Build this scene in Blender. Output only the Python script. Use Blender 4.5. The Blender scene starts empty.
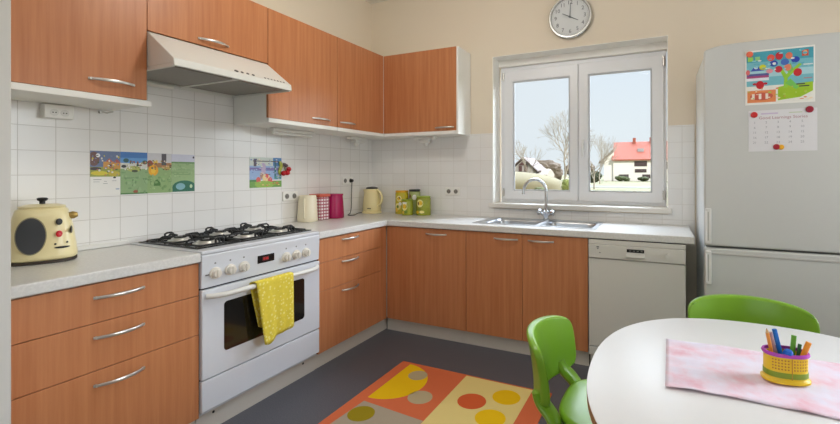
import bpy, bmesh, math, random
from mathutils import Vector, Matrix
random.seed(7)
SC = bpy.context.scene
COL = SC.collection
PI = math.pi

# ------------------------------------------------------------------ materials
MATS = {}
def lin(r, g, b):
    f = lambda c: (c/255/12.92) if c/255 <= .04045 else ((c/255+.055)/1.055)**2.4
    return (f(r), f(g), f(b))
def new_mat(name):
    m = bpy.data.materials.new(name); m.use_nodes = True
    nt = m.node_tree; nt.nodes.clear()
    out = nt.nodes.new('ShaderNodeOutputMaterial')
    p = nt.nodes.new('ShaderNodeBsdfPrincipled')
    nt.links.new(p.outputs[0], out.inputs[0])
    return m, nt, p
def mix_rgb(nt, fac, a, b, mode='MIX'):
    n = nt.nodes.new('ShaderNodeMix'); n.data_type = 'RGBA'; n.blend_type = mode
    for sock, v in ((n.inputs[0], fac), (n.inputs[6], a), (n.inputs[7], b)):
        if hasattr(v, 'links') or isinstance(v, bpy.types.NodeSocket): nt.links.new(v, sock)
        elif isinstance(v, (int, float)): sock.default_value = v
        else: sock.default_value = (*v, 1)
    return n.outputs[2]
def coords(nt, scale=(1, 1, 1)):
    tc = nt.nodes.new('ShaderNodeTexCoord'); mp = nt.nodes.new('ShaderNodeMapping')
    mp.inputs['Scale'].default_value = scale
    nt.links.new(tc.outputs['Object'], mp.inputs[0]); return mp.outputs[0]
def noise(nt, vec, scale, detail=2, rough=.5):
    n = nt.nodes.new('ShaderNodeTexNoise'); n.inputs['Scale'].default_value = scale
    n.inputs['Detail'].default_value = detail; n.inputs['Roughness'].default_value = rough
    nt.links.new(vec, n.inputs['Vector']); return n.outputs['Fac']
def mat(name, rgb, rough=.5, metal=0., var=.04, vscale=30, spec=.5, bump=0., bscale=200, emit=0, coat=0.):
    """plain procedural surface: colour with a little noise variation"""
    if name in MATS: return MATS[name]
    m, nt, p = new_mat(name)
    v = coords(nt)
    c = lin(*rgb)
    col = mix_rgb(nt, noise(nt, v, vscale, 3), tuple(x*(1-var) for x in c), tuple(min(1, x*(1+var)) for x in c))
    nt.links.new(col, p.inputs['Base Color'])
    p.inputs['Roughness'].default_value = rough; p.inputs['Metallic'].default_value = metal
    p.inputs['Specular IOR Level'].default_value = spec
    p.inputs['Coat Weight'].default_value = coat; p.inputs['Coat Roughness'].default_value = .03 if coat > .4 else .32
    if bump:
        b = nt.nodes.new('ShaderNodeBump'); b.inputs['Strength'].default_value = bump; b.inputs['Distance'].default_value = .002
        nt.links.new(noise(nt, v, bscale, 3), b.inputs['Height']); nt.links.new(b.outputs[0], p.inputs['Normal'])
    if emit:
        p.inputs['Emission Color'].default_value = (*c, 1); p.inputs['Emission Strength'].default_value = emit
    MATS[name] = m; return m
def wood_mat(name, a, b, axis='z', rough=.42):
    if name in MATS: return MATS[name]
    m, nt, p = new_mat(name)
    s = dict(z=(26, 26, 1.1), y=(26, 1.1, 26), x=(1.1, 26, 26))[axis]
    v = coords(nt, s); v2 = coords(nt, tuple(x*4 for x in s))
    n1 = noise(nt, v, 1.3, 4, .6); n2 = noise(nt, v2, 1.2, 2)
    r = nt.nodes.new('ShaderNodeValToRGB')
    r.color_ramp.elements[0].position = .3; r.color_ramp.elements[0].color = (*lin(*a), 1)
    r.color_ramp.elements[1].position = .75; r.color_ramp.elements[1].color = (*lin(*b), 1)
    nt.links.new(n1, r.inputs[0])
    col = mix_rgb(nt, n2, r.outputs[0], tuple(x*.86 for x in lin(*a)))
    col2 = mix_rgb(nt, .3, r.outputs[0], col)
    nt.links.new(col2, p.inputs['Base Color']); p.inputs['Roughness'].default_value = rough
    p.inputs['Specular IOR Level'].default_value = .4
    MATS[name] = m; return m
def tile_mat(name, axis, off, grout=(206, 202, 196)):
    if name in MATS: return MATS[name]
    m, nt, p = new_mat(name)
    tc = nt.nodes.new('ShaderNodeTexCoord'); sp = nt.nodes.new('ShaderNodeSeparateXYZ'); cb = nt.nodes.new('ShaderNodeCombineXYZ')
    nt.links.new(tc.outputs['Object'], sp.inputs[0])
    a1 = nt.nodes.new('ShaderNodeMath'); a1.operation = 'ADD'; a1.inputs[1].default_value = off[0]
    a2 = nt.nodes.new('ShaderNodeMath'); a2.operation = 'ADD'; a2.inputs[1].default_value = off[1]
    nt.links.new(sp.outputs[axis], a1.inputs[0]); nt.links.new(sp.outputs['Z'], a2.inputs[0])
    nt.links.new(a1.outputs[0], cb.inputs[0]); nt.links.new(a2.outputs[0], cb.inputs[1])
    br = nt.nodes.new('ShaderNodeTexBrick'); br.offset = 0; br.squash = 1
    br.inputs['Scale'].default_value = 1; br.inputs['Brick Width'].default_value = .136; br.inputs['Row Height'].default_value = .117
    br.inputs['Mortar Size'].default_value = .0016; br.inputs['Mortar Smooth'].default_value = .3; br.inputs['Bias'].default_value = 0
    br.inputs['Color1'].default_value = (*lin(240, 238, 235), 1); br.inputs['Color2'].default_value = (*lin(236, 234, 231), 1)
    br.inputs['Mortar'].default_value = (*lin(*grout), 1)
    nt.links.new(cb.outputs[0], br.inputs['Vector'])
    nt.links.new(br.outputs['Color'], p.inputs['Base Color'])
    b = nt.nodes.new('ShaderNodeBump'); b.inputs['Strength'].default_value = .5; b.inputs['Distance'].default_value = .002; b.invert = True
    nt.links.new(br.outputs['Fac'], b.inputs['Height'])
    b2 = nt.nodes.new('ShaderNodeBump'); b2.inputs['Strength'].default_value = .25; b2.inputs['Distance'].default_value = .004
    nt.links.new(noise(nt, cb.outputs[0], 9, 2), b2.inputs['Height']); nt.links.new(b.outputs[0], b2.inputs['Normal'])
    nt.links.new(b2.outputs[0], p.inputs['Normal'])
    p.inputs['Roughness'].default_value = .22
    MATS[name] = m; return m
def glass_mat():
    m, nt, p = new_mat('window glass'); nt.nodes.remove(p)
    out = [n for n in nt.nodes if n.type == 'OUTPUT_MATERIAL'][0]
    t = nt.nodes.new('ShaderNodeBsdfTransparent'); t.inputs[0].default_value = (.99, .995, .995, 1)
    g = nt.nodes.new('ShaderNodeBsdfGlossy'); g.inputs['Roughness'].default_value = .02
    f = nt.nodes.new('ShaderNodeFresnel'); f.inputs[0].default_value = 1.12
    mx = nt.nodes.new('ShaderNodeMixShader')
    nt.links.new(f.outputs[0], mx.inputs[0]); nt.links.new(t.outputs[0], mx.inputs[1]); nt.links.new(g.outputs[0], mx.inputs[2])
    nt.links.new(mx.outputs[0], out.inputs[0]); return m
def speckle_mat(name, a, b, scale, rough, spec=.5, lo=.45, hi=.6):
    m, nt, p = new_mat(name); v = coords(nt)
    r = nt.nodes.new('ShaderNodeValToRGB')
    r.color_ramp.elements[0].position = lo; r.color_ramp.elements[0].color = (*lin(*a), 1)
    r.color_ramp.elements[1].position = hi; r.color_ramp.elements[1].color = (*lin(*b), 1)
    nt.links.new(noise(nt, v, scale, 4, .6), r.inputs[0]); nt.links.new(r.outputs[0], p.inputs['Base Color'])
    p.inputs['Roughness'].default_value = rough; p.inputs['Specular IOR Level'].default_value = spec
    return m
def dots_mat(name, base, dot, scale, rad, axes='XZ'):
    """small round dots on cloth"""
    m, nt, p = new_mat(name); v = coords(nt)
    vo = nt.nodes.new('ShaderNodeTexVoronoi'); vo.inputs['Scale'].default_value = scale; vo.inputs['Randomness'].default_value = .75
    nt.links.new(v, vo.inputs['Vector'])
    mt = nt.nodes.new('ShaderNodeMath'); mt.operation = 'LESS_THAN'; mt.inputs[1].default_value = rad
    nt.links.new(vo.outputs['Distance'], mt.inputs[0])
    n = noise(nt, v, 60, 3)
    c = lin(*base); base_s = mix_rgb(nt, n, tuple(x*.85 for x in c), tuple(min(1, x*1.12) for x in c))
    nt.links.new(mix_rgb(nt, mt.outputs[0], base_s, lin(*dot)), p.inputs['Base Color']); p.inputs['Roughness'].default_value = .9
    return m
def runner_mat():
    m, nt, p = new_mat('pink white print cloth'); v = coords(nt)
    n1 = noise(nt, v, 9, 4, .6)
    v2 = coords(nt, (25, 6, 6)); n2 = noise(nt, v2, 1.6, 3)
    r = nt.nodes.new('ShaderNodeValToRGB')
    e = r.color_ramp.elements
    e[0].position = .34; e[0].color = (*lin(226, 176, 192), 1); e[1].position = .60; e[1].color = (*lin(226, 224, 240), 1)
    x = e.new(.47); x.color = (*lin(230, 210, 224), 1)
    nt.links.new(n1, r.inputs[0])
    col = mix_rgb(nt, .25, r.outputs[0], mix_rgb(nt, n2, lin(236, 180, 190), lin(244, 240, 246)))
    nt.links.new(col, p.inputs['Base Color']); p.inputs['Roughness'].default_value = .85
    return m

WOOD = wood_mat('beech veneer vertical grain', (182, 114, 72), (205, 139, 94), 'z', .38)
WHITE = mat('white melamine', (228, 225, 216), .4, var=.01)
ENAMEL = mat('white enamel', (214, 216, 222), .22, var=.01)
PLAST = mat('white plastic', (226, 224, 218), .35, var=.01)
DISHM = mat('pale grey white enamel', (214, 211, 203), .3, var=.01)
FRIDGEM = mat('fridge white enamel', (206, 206, 202), .32, var=.01)
DARK = mat('dark gap', (34, 30, 28), .7)
BLACK = mat('black enamel', (18, 18, 20), .25)
BLACKPL = mat('black plastic', (22, 22, 24), .4)
STEEL = mat('brushed steel', (206, 203, 198), .30, .8, var=.03)
CHROME = mat('chrome', (215, 218, 222), .12, 1., var=.01)
PAINT = mat('cream wall paint', (230, 217, 197), .85, var=.015, vscale=3, bump=.15, bscale=90)
REVEAL = mat('window lit reveal paint', (250, 247, 240), .7, var=.01, vscale=3)  # near-white: window light on the reveal put into its colour
CEIL = mat('white ceiling paint', (232, 228, 220), .9, var=.01)
JAMB = mat('grey white gloss paint', (206, 203, 197), .5, var=.01)
WORKTOP = speckle_mat('pale grey worktop laminate', (214, 212, 208), (222, 220, 216), 90, .28)
FLOOR = speckle_mat('slate blue vinyl', (80, 81, 88), (92, 92, 99), 160, .5)
PVC = mat('white window plastic', (240, 241, 244), .35, var=.01)
GLASS = glass_mat()
GREEN = mat('apple green plastic', (124, 172, 42), .3, var=.02)
CREAM = mat('cream glossy plastic', (236, 222, 172), .28, var=.015)
CREAM2 = mat('cream kettle plastic', (238, 222, 166), .3, var=.015)
TABLETOP = mat('white table laminate', (230, 228, 226), .34, var=.01, spec=.8, coat=.3)
EDGE = mat('beech table edge', (168, 118, 74), .5)
PLINTH = mat('pale grey plinth', (205, 196, 184), .45, var=.01)

# ------------------------------------------------------------------ mesh helpers
def face(bm, vs, mi=0, smooth=False):
    try:
        f = bm.faces.new(vs); f.material_index = mi; f.smooth = smooth; return f
    except ValueError: return None
def box(bm, x0, x1, y0, y1, z0, z1, mi=0):
    if x0 > x1: x0, x1 = x1, x0
    if y0 > y1: y0, y1 = y1, y0
    v = [bm.verts.new((x, y, z)) for x in (x0, x1) for y in (y0, y1) for z in (z0, z1)]
    for q in ((0, 1, 3, 2), (4, 6, 7, 5), (0, 4, 5, 1), (2, 3, 7, 6), (0, 2, 6, 4), (1, 5, 7, 3)):
        face(bm, [v[i] for i in q], mi)
    return v
def prism(bm, pts, axis, a, b, mi=0, smooth=False):
    """pts: 2-D outline in the two other axes, extruded along axis from a to b"""
    def P(u, v, w):
        return {'x': (w, u, v), 'y': (u, w, v), 'z': (u, v, w)}[axis]
    A = [bm.verts.new(P(u, v, a)) for u, v in pts]; B = [bm.verts.new(P(u, v, b)) for u, v in pts]
    n = len(pts)
    face(bm, A[::-1], mi); face(bm, B, mi)
    for i in range(n): face(bm, [A[i], A[(i+1) % n], B[(i+1) % n], B[i]], mi, smooth)
def ring_surface(bm, rings, mi=0, caps=True, smooth=True):
    R = [[bm.verts.new(p) for p in r] for r in rings]; n = len(R[0])
    for a, b in zip(R, R[1:]):
        for i in range(n): face(bm, [a[i], a[(i+1) % n], b[(i+1) % n], b[i]], mi, smooth)
    if caps: face(bm, R[0][::-1], mi); face(bm, R[-1], mi)
    return R
def lathe(bm, prof, c=(0, 0, 0), n=32, mi=0, sx=1, sy=1, e=2., rot=0, caps=True):
    """prof: (radius, z) pairs; e = superellipse exponent of the plan"""
    rings = []
    for r, z in prof:
        ring = []
        for i in range(n):
            t = 2*PI*i/n; ct, st = math.cos(t), math.sin(t)
            k = (abs(ct)**e + abs(st)**e)**(-1/e)
            x, y = r*k*ct*sx, r*k*st*sy
            x, y = x*math.cos(rot)-y*math.sin(rot), x*math.sin(rot)+y*math.cos(rot)
            ring.append((c[0]+x, c[1]+y, c[2]+z))
        rings.append(ring)
    return ring_surface(bm, rings, mi, caps)
def tube(bm, pts, r, n=10, mi=0, flat=(1, 1), up=None):
    pts = [Vector(p) for p in pts]; rings = []
    rr = r if isinstance(r, (list, tuple)) else [r]*len(pts)
    prev = None
    for i, p in enumerate(pts):
        t = (pts[min(i+1, len(pts)-1)]-pts[max(i-1, 0)]).normalized()
        if prev is None:
            a = Vector(up) if up else (Vector((0, 0, 1)) if abs(t.z) < .9 else Vector((1, 0, 0)))
        else: a = prev
        u = (a-t*a.dot(t)).normalized(); w = t.cross(u); prev = u
        rings.append([p+(u*math.cos(2*PI*k/n)*flat[0]+w*math.sin(2*PI*k/n)*flat[1])*rr[i] for k in range(n)])
    ring_surface(bm, rings, mi)
def cyl(bm, p0, p1, r, n=20, mi=0, r2=None):
    tube(bm, [p0, p1], [r, r if r2 is None else r2], n, mi)
def cells(bm, us, vs, inc, a, b, axis='z', mi=0):
    """solid slab made of grid cells (clean where cells meet); inc(u,v) at the cell centre"""
    def P(u, v, w): return {'x': (w, u, v), 'y': (u, w, v), 'z': (u, v, w)}[axis]
    A = {}; B = {}
    def va(i, j):
        if (i, j) not in A: A[i, j] = bm.verts.new(P(us[i], vs[j], a)); B[i, j] = bm.verts.new(P(us[i], vs[j], b))
        return A[i, j]
    on = {(i, j): inc((us[i]+us[i+1])/2, (vs[j]+vs[j+1])/2) for i in range(len(us)-1) for j in range(len(vs)-1)}
    for (i, j), o in on.items():
        if not o: continue
        q = [(i, j), (i+1, j), (i+1, j+1), (i, j+1)]
        for k in q: va(*k)
        face(bm, [A[k] for k in q[::-1]], mi); face(bm, [B[k] for k in q], mi)
        for (k1, k2, nb) in ((q[0], q[1], (i, j-1)), (q[1], q[2], (i+1, j)), (q[2], q[3], (i, j+1)), (q[3], q[0], (i-1, j))):
            if not on.get(nb, False): face(bm, [A[k1], A[k2], B[k2], B[k1]], mi)
def BM(): return bmesh.new()
def obj(name, bm, mats, parent=None, bevel=0, origin=None, sharp=35, sub=0, seg=2):
    """link bm (in world coordinates) as one mesh object; origin or the parent's place is subtracted"""
    if not isinstance(mats, (list, tuple)): mats = [mats]
    o_ = Vector(origin) if origin is not None else (Vector(parent['_o']) if parent is not None and '_o' in parent else Vector((0, 0, 0)))
    bmesh.ops.recalc_face_normals(bm, faces=bm.faces)
    if o_.length: bmesh.ops.translate(bm, verts=bm.verts, vec=-o_)
    me = bpy.data.meshes.new(name); bm.to_mesh(me); bm.free()
    for m in mats: me.materials.append(m)
    for p in me.polygons: p.use_smooth = True
    me.set_sharp_from_angle(angle=math.radians(sharp))
    o = bpy.data.objects.new(name, me); COL.objects.link(o)
    if parent is not None: o.parent = parent; o['_o'] = list(o_)
    elif o_.length: o.location = o_
    o['_o'] = list(o_)
    if bevel:
        b = o.modifiers.new('bevel', 'BEVEL'); b.width = bevel; b.segments = seg; b.limit_method = 'ANGLE'; b.angle_limit = math.radians(40)
        b.harden_normals = False
    if sub:
        s = o.modifiers.new('subsurf', 'SUBSURF'); s.levels = sub; s.render_levels = sub
    return o
def tag(o, label=None, cat=None, group=None, kind=None):
    if label: o['label'] = label
    if cat: o['category'] = cat
    if group: o['group'] = group
    if kind: o['kind'] = kind
    return o
def thing(name, label, cat, loc=(0, 0, 0), group=None):
    o = bpy.data.objects.new(name, None); COL.objects.link(o); o.location = loc; o['_o'] = list(loc)
    o.empty_display_size = .05
    return tag(o, label, cat, group)
def struct(name, bm, mats, parent=None, **k):
    o = obj(name, bm, mats, parent, **k)
    if parent is None: o['kind'] = 'structure'
    return o
def kids(o): return [c for c in bpy.data.objects if c.parent == o]
def dup(root, loc, rotz, label, group=None):
    def rec(o, par):
        c = o.copy(); COL.objects.link(c)
        if par is not None: c.parent = par
        for ch in tree[o]: rec(ch, c)
        return c
    tree = {}
    def scan(o):
        tree[o] = kids(o)
        for c in tree[o]: scan(c)
    scan(root)
    r = rec(root, None); r.location = loc; r.rotation_euler = (0, 0, rotz); r['label'] = label
    if group: r['group'] = group
    return r
def text_bm(bm, s, size, M, mi=0, depth=.0006, align='CENTER'):
    cu = bpy.data.curves.new('t', 'FONT'); cu.body = s; cu.size = size; cu.extrude = depth; cu.align_x = align; cu.align_y = 'CENTER'
    cu.resolution_u = 2
    o = bpy.data.objects.new('t', cu); COL.objects.link(o)
    dg = bpy.context.evaluated_depsgraph_get()
    me = bpy.data.meshes.new_from_object(o.evaluated_get(dg))
    n0 = len(bm.verts); f0 = len(bm.faces)
    bm.from_mesh(me); bm.verts.ensure_lookup_table(); bm.faces.ensure_lookup_table()
    for v in bm.verts[n0:]: v.co = M @ v.co
    for f in bm.faces[f0:]: f.material_index = mi
    bpy.data.objects.remove(o); bpy.data.curves.remove(cu); bpy.data.meshes.remove(me)
M_BACK = lambda x, y, z, rot=0: Matrix.Translation((x, y, z)) @ Matrix.Rotation(PI/2, 4, 'X') @ Matrix.Rotation(rot, 4, 'Z')            # faces -y
M_LEFT = lambda x, y, z: Matrix.Translation((x, y, z)) @ Matrix.Rotation(PI/2, 4, 'Z') @ Matrix.Rotation(PI/2, 4, 'X')      # faces +x

# flat pictures: shapes laid in thin layers on a sheet
def ell(u, v, ru, rv=None, n=20, a0=0, a1=2*PI):
    rv = rv or ru
    return [(u+ru*math.cos(a0+(a1-a0)*i/n), v+rv*math.sin(a0+(a1-a0)*i/n)) for i in range(n if a1-a0 > 6.2 else n+1)]
def rec(u0, v0, u1, v1): return [(u0, v0), (u1, v0), (u1, v1), (u0, v1)]
def specks(seed, u0, v0, u1, v1, cols, n, r=.035):
    rn = random.Random(seed)
    return [(ell(rn.uniform(u0, u1), rn.uniform(v0, v1), r*rn.uniform(.4, 1.3), r*rn.uniform(.25, .8), 8), rn.choice(cols)) for _ in range(n)]
def picture(name, P, w, h, shapes, label, cat, group=None, base=(235, 233, 228), th=.0012):
    """P(u,v,d) -> world; u,v in 0..1 of the sheet; shapes = [(outline, rgb)]"""
    bm = BM(); mats = [mat('paper %d %d %d' % base, base, .35, var=.01)]; idx = {base: 0}
    def poly(pts, d0, d1, mi):
        pts = [(min(1, max(0, u)), min(1, max(0, v))) for u, v in pts]; pts = [q for k, q in enumerate(pts) if q != pts[k-1]]
        A = [bm.verts.new(P(u*w, v*h, d0)) for u, v in pts]; B = [bm.verts.new(P(u*w, v*h, d1)) for u, v in pts]
        face(bm, B, mi); face(bm, A[::-1], mi)
        for i in range(len(pts)): face(bm, [A[i], A[(i+1) % len(pts)], B[(i+1) % len(pts)], B[i]], mi)
    poly(rec(0, 0, 1, 1), 0, th, 0)
    for k, (pts, rgb) in enumerate(shapes):
        if rgb not in idx:
            idx[rgb] = len(mats); mats.append(mat('print %d %d %d' % rgb, rgb, .4, var=.06, vscale=60))
        poly(pts, th*.6, th+.00004*(k+1), idx[rgb])
    o = obj(name, bm, mats, origin=P(w/2, 0, 0)); return tag(o, label, cat, group)

# ------------------------------------------------------------------ camera
cam = bpy.data.cameras.new('camera'); co = bpy.data.objects.new('camera', cam); COL.objects.link(co); SC.camera = co
R = Vector((.90861984, .41762048, -.00176554)); U = Vector((.00218234, -.00052039, .9999975)); F = Vector((-.41761851, .90862141, .00138436))
co.matrix_world = Matrix(((R.x, U.x, -F.x, 2.69006), (R.y, U.y, -F.y, -3.55897), (R.z, U.z, -F.z, 1.31969), (0, 0, 0, 1)))
cam.sensor_width = 36; cam.lens = 18.10898; cam.shift_x = -.053221; cam.shift_y = -.047515; cam.clip_start = .05; cam.clip_end = 500

# ------------------------------------------------------------------ room shell
RX, RY, CZ = 4.7, -5.6, 3.062      # right wall, rear wall, ceiling
WX0, WX1, WZ0, WZ1 = 1.332, 2.755, 1.010, 2.36
b = BM(); box(b, -.3, RX+.3, RY-.3, .3, -.1, 0); struct('floor', b, FLOOR)
b = BM(); box(b, -.3, RX+.3, RY-.3, .3, CZ, CZ+.12); struct('ceiling', b, CEIL)
b = BM(); box(b, -.3, 0, RY, 0, 0, CZ); struct('wall_left', b, PAINT)
b = BM(); cells(b, [-.3, WX0, WX1, RX+.3], [0, WZ0, WZ1, CZ], lambda u, v: not (WX0 < u < WX1 and WZ0 < v < WZ1), 0, .32, 'y')
struct('wall_back', b, PAINT)
b = BM(); cells(b, [RY, -2.3, -.7, 0], [0, .95, 2.35, CZ], lambda u, v: not (-2.3 < u < -.7 and .95 < v < 2.35), RX, RX+.3, 'x'); struct('wall_right', b, PAINT)
b = BM(); cells(b, [-2.3, -2.24, -1.53, -1.47, -.76, -.7], [.95, 1.01, 2.29, 2.35], lambda u, v: not (1.01 < v < 2.29 and (-2.24 < u < -1.53 or -1.47 < u < -.76)), RX+.12, RX+.19, 'x'); struct('added_window_3', b, PVC)  # unseen side window, added to brighten the left wall
b = BM(); cells(b, [-.3, .9, 3.7, RX+.3], [0, .85, 2.45, CZ], lambda u, v: not (.9 < u < 3.7 and .85 < v < 2.45), RY-.3, RY, 'y')
struct('wall_rear', b, PAINT)
b = BM(); box(b, 0, .702, -3.08, -2.901, 0, CZ); struct('wall_partition', b, JAMB, bevel=.004)
# tile fields (thin slabs glued on the walls)
b = BM(); box(b, 0, .006, -2.9, 0, .84, 1.86); struct('trim_1', b, tile_mat('wall tiles left', 'Y', (3.059, -.025)))
b = BM(); cells(b, [.006, WX0, WX1, 2.93], [.84, 1.0, 1.674], lambda u, v: not (WX0 < u < WX1 and v > 1.0), -.006, 0, 'y')
struct('trim_2', b, tile_mat('wall tiles back', 'X', (3.0, -.025), (220, 216, 210)))
# reveal lining, lintel step and sill
b = BM(); box(b, WX0, WX0+.004, .0, .17, WZ0+.04, WZ1-.004); box(b, WX1-.004, WX1, .0, .17, WZ0+.04, WZ1-.004); box(b, WX0, WX1, .0, .17, WZ1-.004, WZ1)
struct('trim_3', b, REVEAL)
b = BM(); box(b, WX0+.004, WX1-.004, .15, .24, 2.298, WZ1-.004); struct('trim_4', b, REVEAL, bevel=.003)
b = BM(); box(b, WX0, WX1, 0, .24, 1.010, 1.046); box(b, 1.302, 2.778, -.032, -.0065, 1.008, 1.046); box(b, WX0, WX1, -.0065, 0, 1.010, 1.046)
struct('window_sill', b, mat('white sill', (236, 232, 224), .35, var=.01), bevel=.004)
b = BM(); box(b, 1.2, RX-.02, -.018, 0, 0, .07); box(b, RX-.018, RX, RY, -.02, 0, .07); struct('baseboard_back', b, JAMB)
# low upstand strips where the worktop meets the tiles
b = BM(); box(b, .006, .016, -2.9, -2.207, .9255, .95); struct('trim_5', b, PLAST, bevel=.003)

# window: frame, two sashes, panes, hinges, lever
win = thing('window_1', 'white two-sash plastic window above the sink looking onto houses', 'window', (2.045, .17, 1.047)); win['kind'] = 'structure'
FX0, FX1, FZ0, FZ1 = 1.345, 2.747, 1.047, 2.297
def frame_rect(bm, x0, x1, z0, z1, w, ya, yb):
    cells(bm, [x0, x0+w, x1-w, x1], [z0, z0+w, z1-w, z1], lambda u, v: not (x0+w < u < x1-w and z0+w < v < z1-w), ya, yb, 'y')
b = BM(); cells(b, [FX0, FX0+.05, 2.033, 2.083, FX1-.05, FX1], [FZ0, FZ0+.035, FZ1-.05, FZ1],
    lambda u, v: not (FZ0+.035 < v < FZ1-.05 and (FX0+.05 < u < 2.033 or 2.083 < u < FX1-.05)), .185, .24, 'y')
obj('frame', b, PVC, win, bevel=.004)
for (sx0, sx1, gx0, gx1) in ((1.380, 2.056, 1.469, 1.986), (2.060, 2.728, 2.143, 2.641)):
    b = BM(); z0, z1, gz0, gz1 = 1.072, 2.262, 1.153, 2.160
    cells(b, [sx0, gx0, gx1, sx1], [z0, gz0, gz1, z1], lambda u, v: not (gx0 < u < gx1 and gz0 < v < gz1), .165, .215, 'y')
    s = obj('sash', b, PVC, win, bevel=.007, seg=3)
    b = BM(); cells(b, [gx0-.004, gx0+.012, gx1-.012, gx1+.004], [gz0-.004, gz0+.012, gz1-.012, gz1+.004], lambda u, v: not (gx0+.012 < u < gx1-.012 and gz0+.012 < v < gz1-.012), .176, .19, 'y')
    obj('glazing_bead', b, mat('grey glazing seal', (196, 198, 202), .5), s, bevel=.002)
    b = BM(); box(b, gx0-.002, gx1+.002, .196, .2, gz0-.002, gz1+.002); obj('pane', b, GLASS, s)
b = BM(); box(b, 2.088, 2.108, .153, .165, 1.52, 1.60); box(b, 2.091, 2.105, .128, .153, 1.553, 1.571); box(b, 2.090, 2.106, .122, .136, 1.45, 1.571)
tag(obj('lever', b, mat('white lever', (235, 235, 233), .3), win, bevel=.004))
for hx, hz in ((2.727, 2.17), (2.727, 1.10), (1.378, 1.10), (1.378, 2.17)):
    b = BM(); cyl(b, (hx, .163, hz), (hx, .163, hz+.075), .009, 12); cyl(b, (hx, .163, hz+.02), (hx, .163, hz+.055), .0115, 12)
    obj('hinge', b, STEEL, win)

# rear window frame, added unseen behind the camera for fill light
b = BM(); cells(b, [.9, .97, 2.265, 2.335, 3.63, 3.7], [.85, .92, 2.38, 2.45], lambda u, v: not (.92 < v < 2.38 and (.97 < u < 2.265 or 2.335 < u < 3.63)), RY-.2, RY-.12, 'y')
w2 = struct('added_window_2', b, PVC)

# ------------------------------------------------------------------ kitchen units
def handle(parent, c, axis, L=.185, out=.03, name='handle'):
    """bowed metal bar handle; axis 'y' on a face looking +x, 'x' on a face looking -y"""
    b = BM(); n = 14; pts = []; rr = []
    for i in range(n+1):
        t = -1+2*i/n; o_ = out*(1-abs(t)**2.2)
        pts.append((c[0]+o_+.001, c[1]+t*L/2, c[2]) if axis == 'y' else (c[0]+t*L/2, c[1]-o_-.001, c[2])); rr.append(.0078*(1-.25*abs(t)))
    tube(b, pts, rr, 10, flat=(1.0, .6), up=(0, 0, 1))
    for t in (-1, 1):
        q = (c[0], c[1]+t*(L/2-.008), c[2]) if axis == 'y' else (c[0]+t*(L/2-.008), c[1], c[2])
        q2 = (q[0]+.010, q[1], q[2]) if axis == 'y' else (q[0], q[1]-.010, q[2])
        cyl(b, q, q2, .006, 10)
    return obj(name, b, STEEL, parent)
CF, DF, KF = .601, .621, .588       # carcass front, door front, plinth front (from the wall)
g = .0015
def drawer_unit(label, y0, y1, ya, yb, gaps, hy, hz, plinth_y):
    t = thing('drawer_cabinet', label, 'cabinet', (.3, (y0+y1)/2, 0))
    b = BM(); box(b, .01, CF, y0, y1, .105, .877); obj('carcass', b, WHITE, t)
    b = BM(); box(b, KF-.016, KF, plinth_y[0], plinth_y[1], 0, .104); obj('plinth', b, PLINTH, t)
    zs = [.105]+gaps+[.874]
    for k in range(len(zs)-1):
        b = BM(); box(b, CF+.002, DF, ya+g, yb-g, zs[k]+g, zs[k+1]-g)
        d = obj('drawer', b, WOOD, t, bevel=.0012)
        handle(d, (DF, hy, hz[k]), 'y')
    return t
du = drawer_unit('wide three-drawer wooden base cabinet left of the cooker, under the cream appliance', -2.898, -2.2065, -2.898, -2.2075, [.521, .714], -2.545, [.462, .655, .817], (-2.898, -2.2065))
dc = drawer_unit('narrower three-drawer wooden base cabinet between the cooker and the corner', -1.406, -.66, -1.405, -.70, [.518, .712], -1.080, [.476, .684, .843], (-1.406, -.575))
b = BM(); box(b, CF+.002, DF-.004, -.698, -.622, .105, .874); obj('filler_strip', b, WOOD, dc)
# corner cabinet with one door on the back run
t = thing('corner_cabinet', 'wooden corner base cabinet with one door, left of the sink doors', 'cabinet', (1.0, -.3, 0))
b = BM(); box(b, .01, .60, -.655, -.01, .105, .877); box(b, .60, 1.348, -CF, -.01, .105, .877); obj('carcass', b, WHITE, t)
b = BM(); box(b, .605, 1.348, -KF, -KF+.016, 0, .104); obj('plinth', b, PLINTH, t)
b = BM(); box(b, .624, 1.348-g, -DF, -CF-.002, .107, .874); d = obj('door', b, WOOD, t, bevel=.0012); handle(d, (1.090, -DF, .834), 'x')
t = thing('sink_cabinet', 'wooden base cabinet with two doors under the double sink', 'cabinet', (1.8, -.3, 0))
b = BM(); box(b, 1.350, 2.254, -CF, -.01, .105, .72); box(b, 1.350, 2.254, -CF, -.56, .72, .877); box(b, 1.350, 1.366, -.56, -.01, .72, .877); box(b, 2.238, 2.254, -.56, -.01, .72, .877); obj('carcass', b, WHITE, t)
b = BM(); box(b, 1.350, 2.254, -KF, -KF+.016, 0, .104); obj('plinth', b, PLINTH, t)
for x0, x1, hx in ((1.350, 1.794, 1.670), (1.794, 2.254, 1.930)):
    b = BM(); box(b, x0+g, x1-g, -DF, -CF-.002, .107, .874); d = obj('door', b, WOOD, t, bevel=.0012); handle(d, (hx, -DF, .834), 'x')

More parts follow.
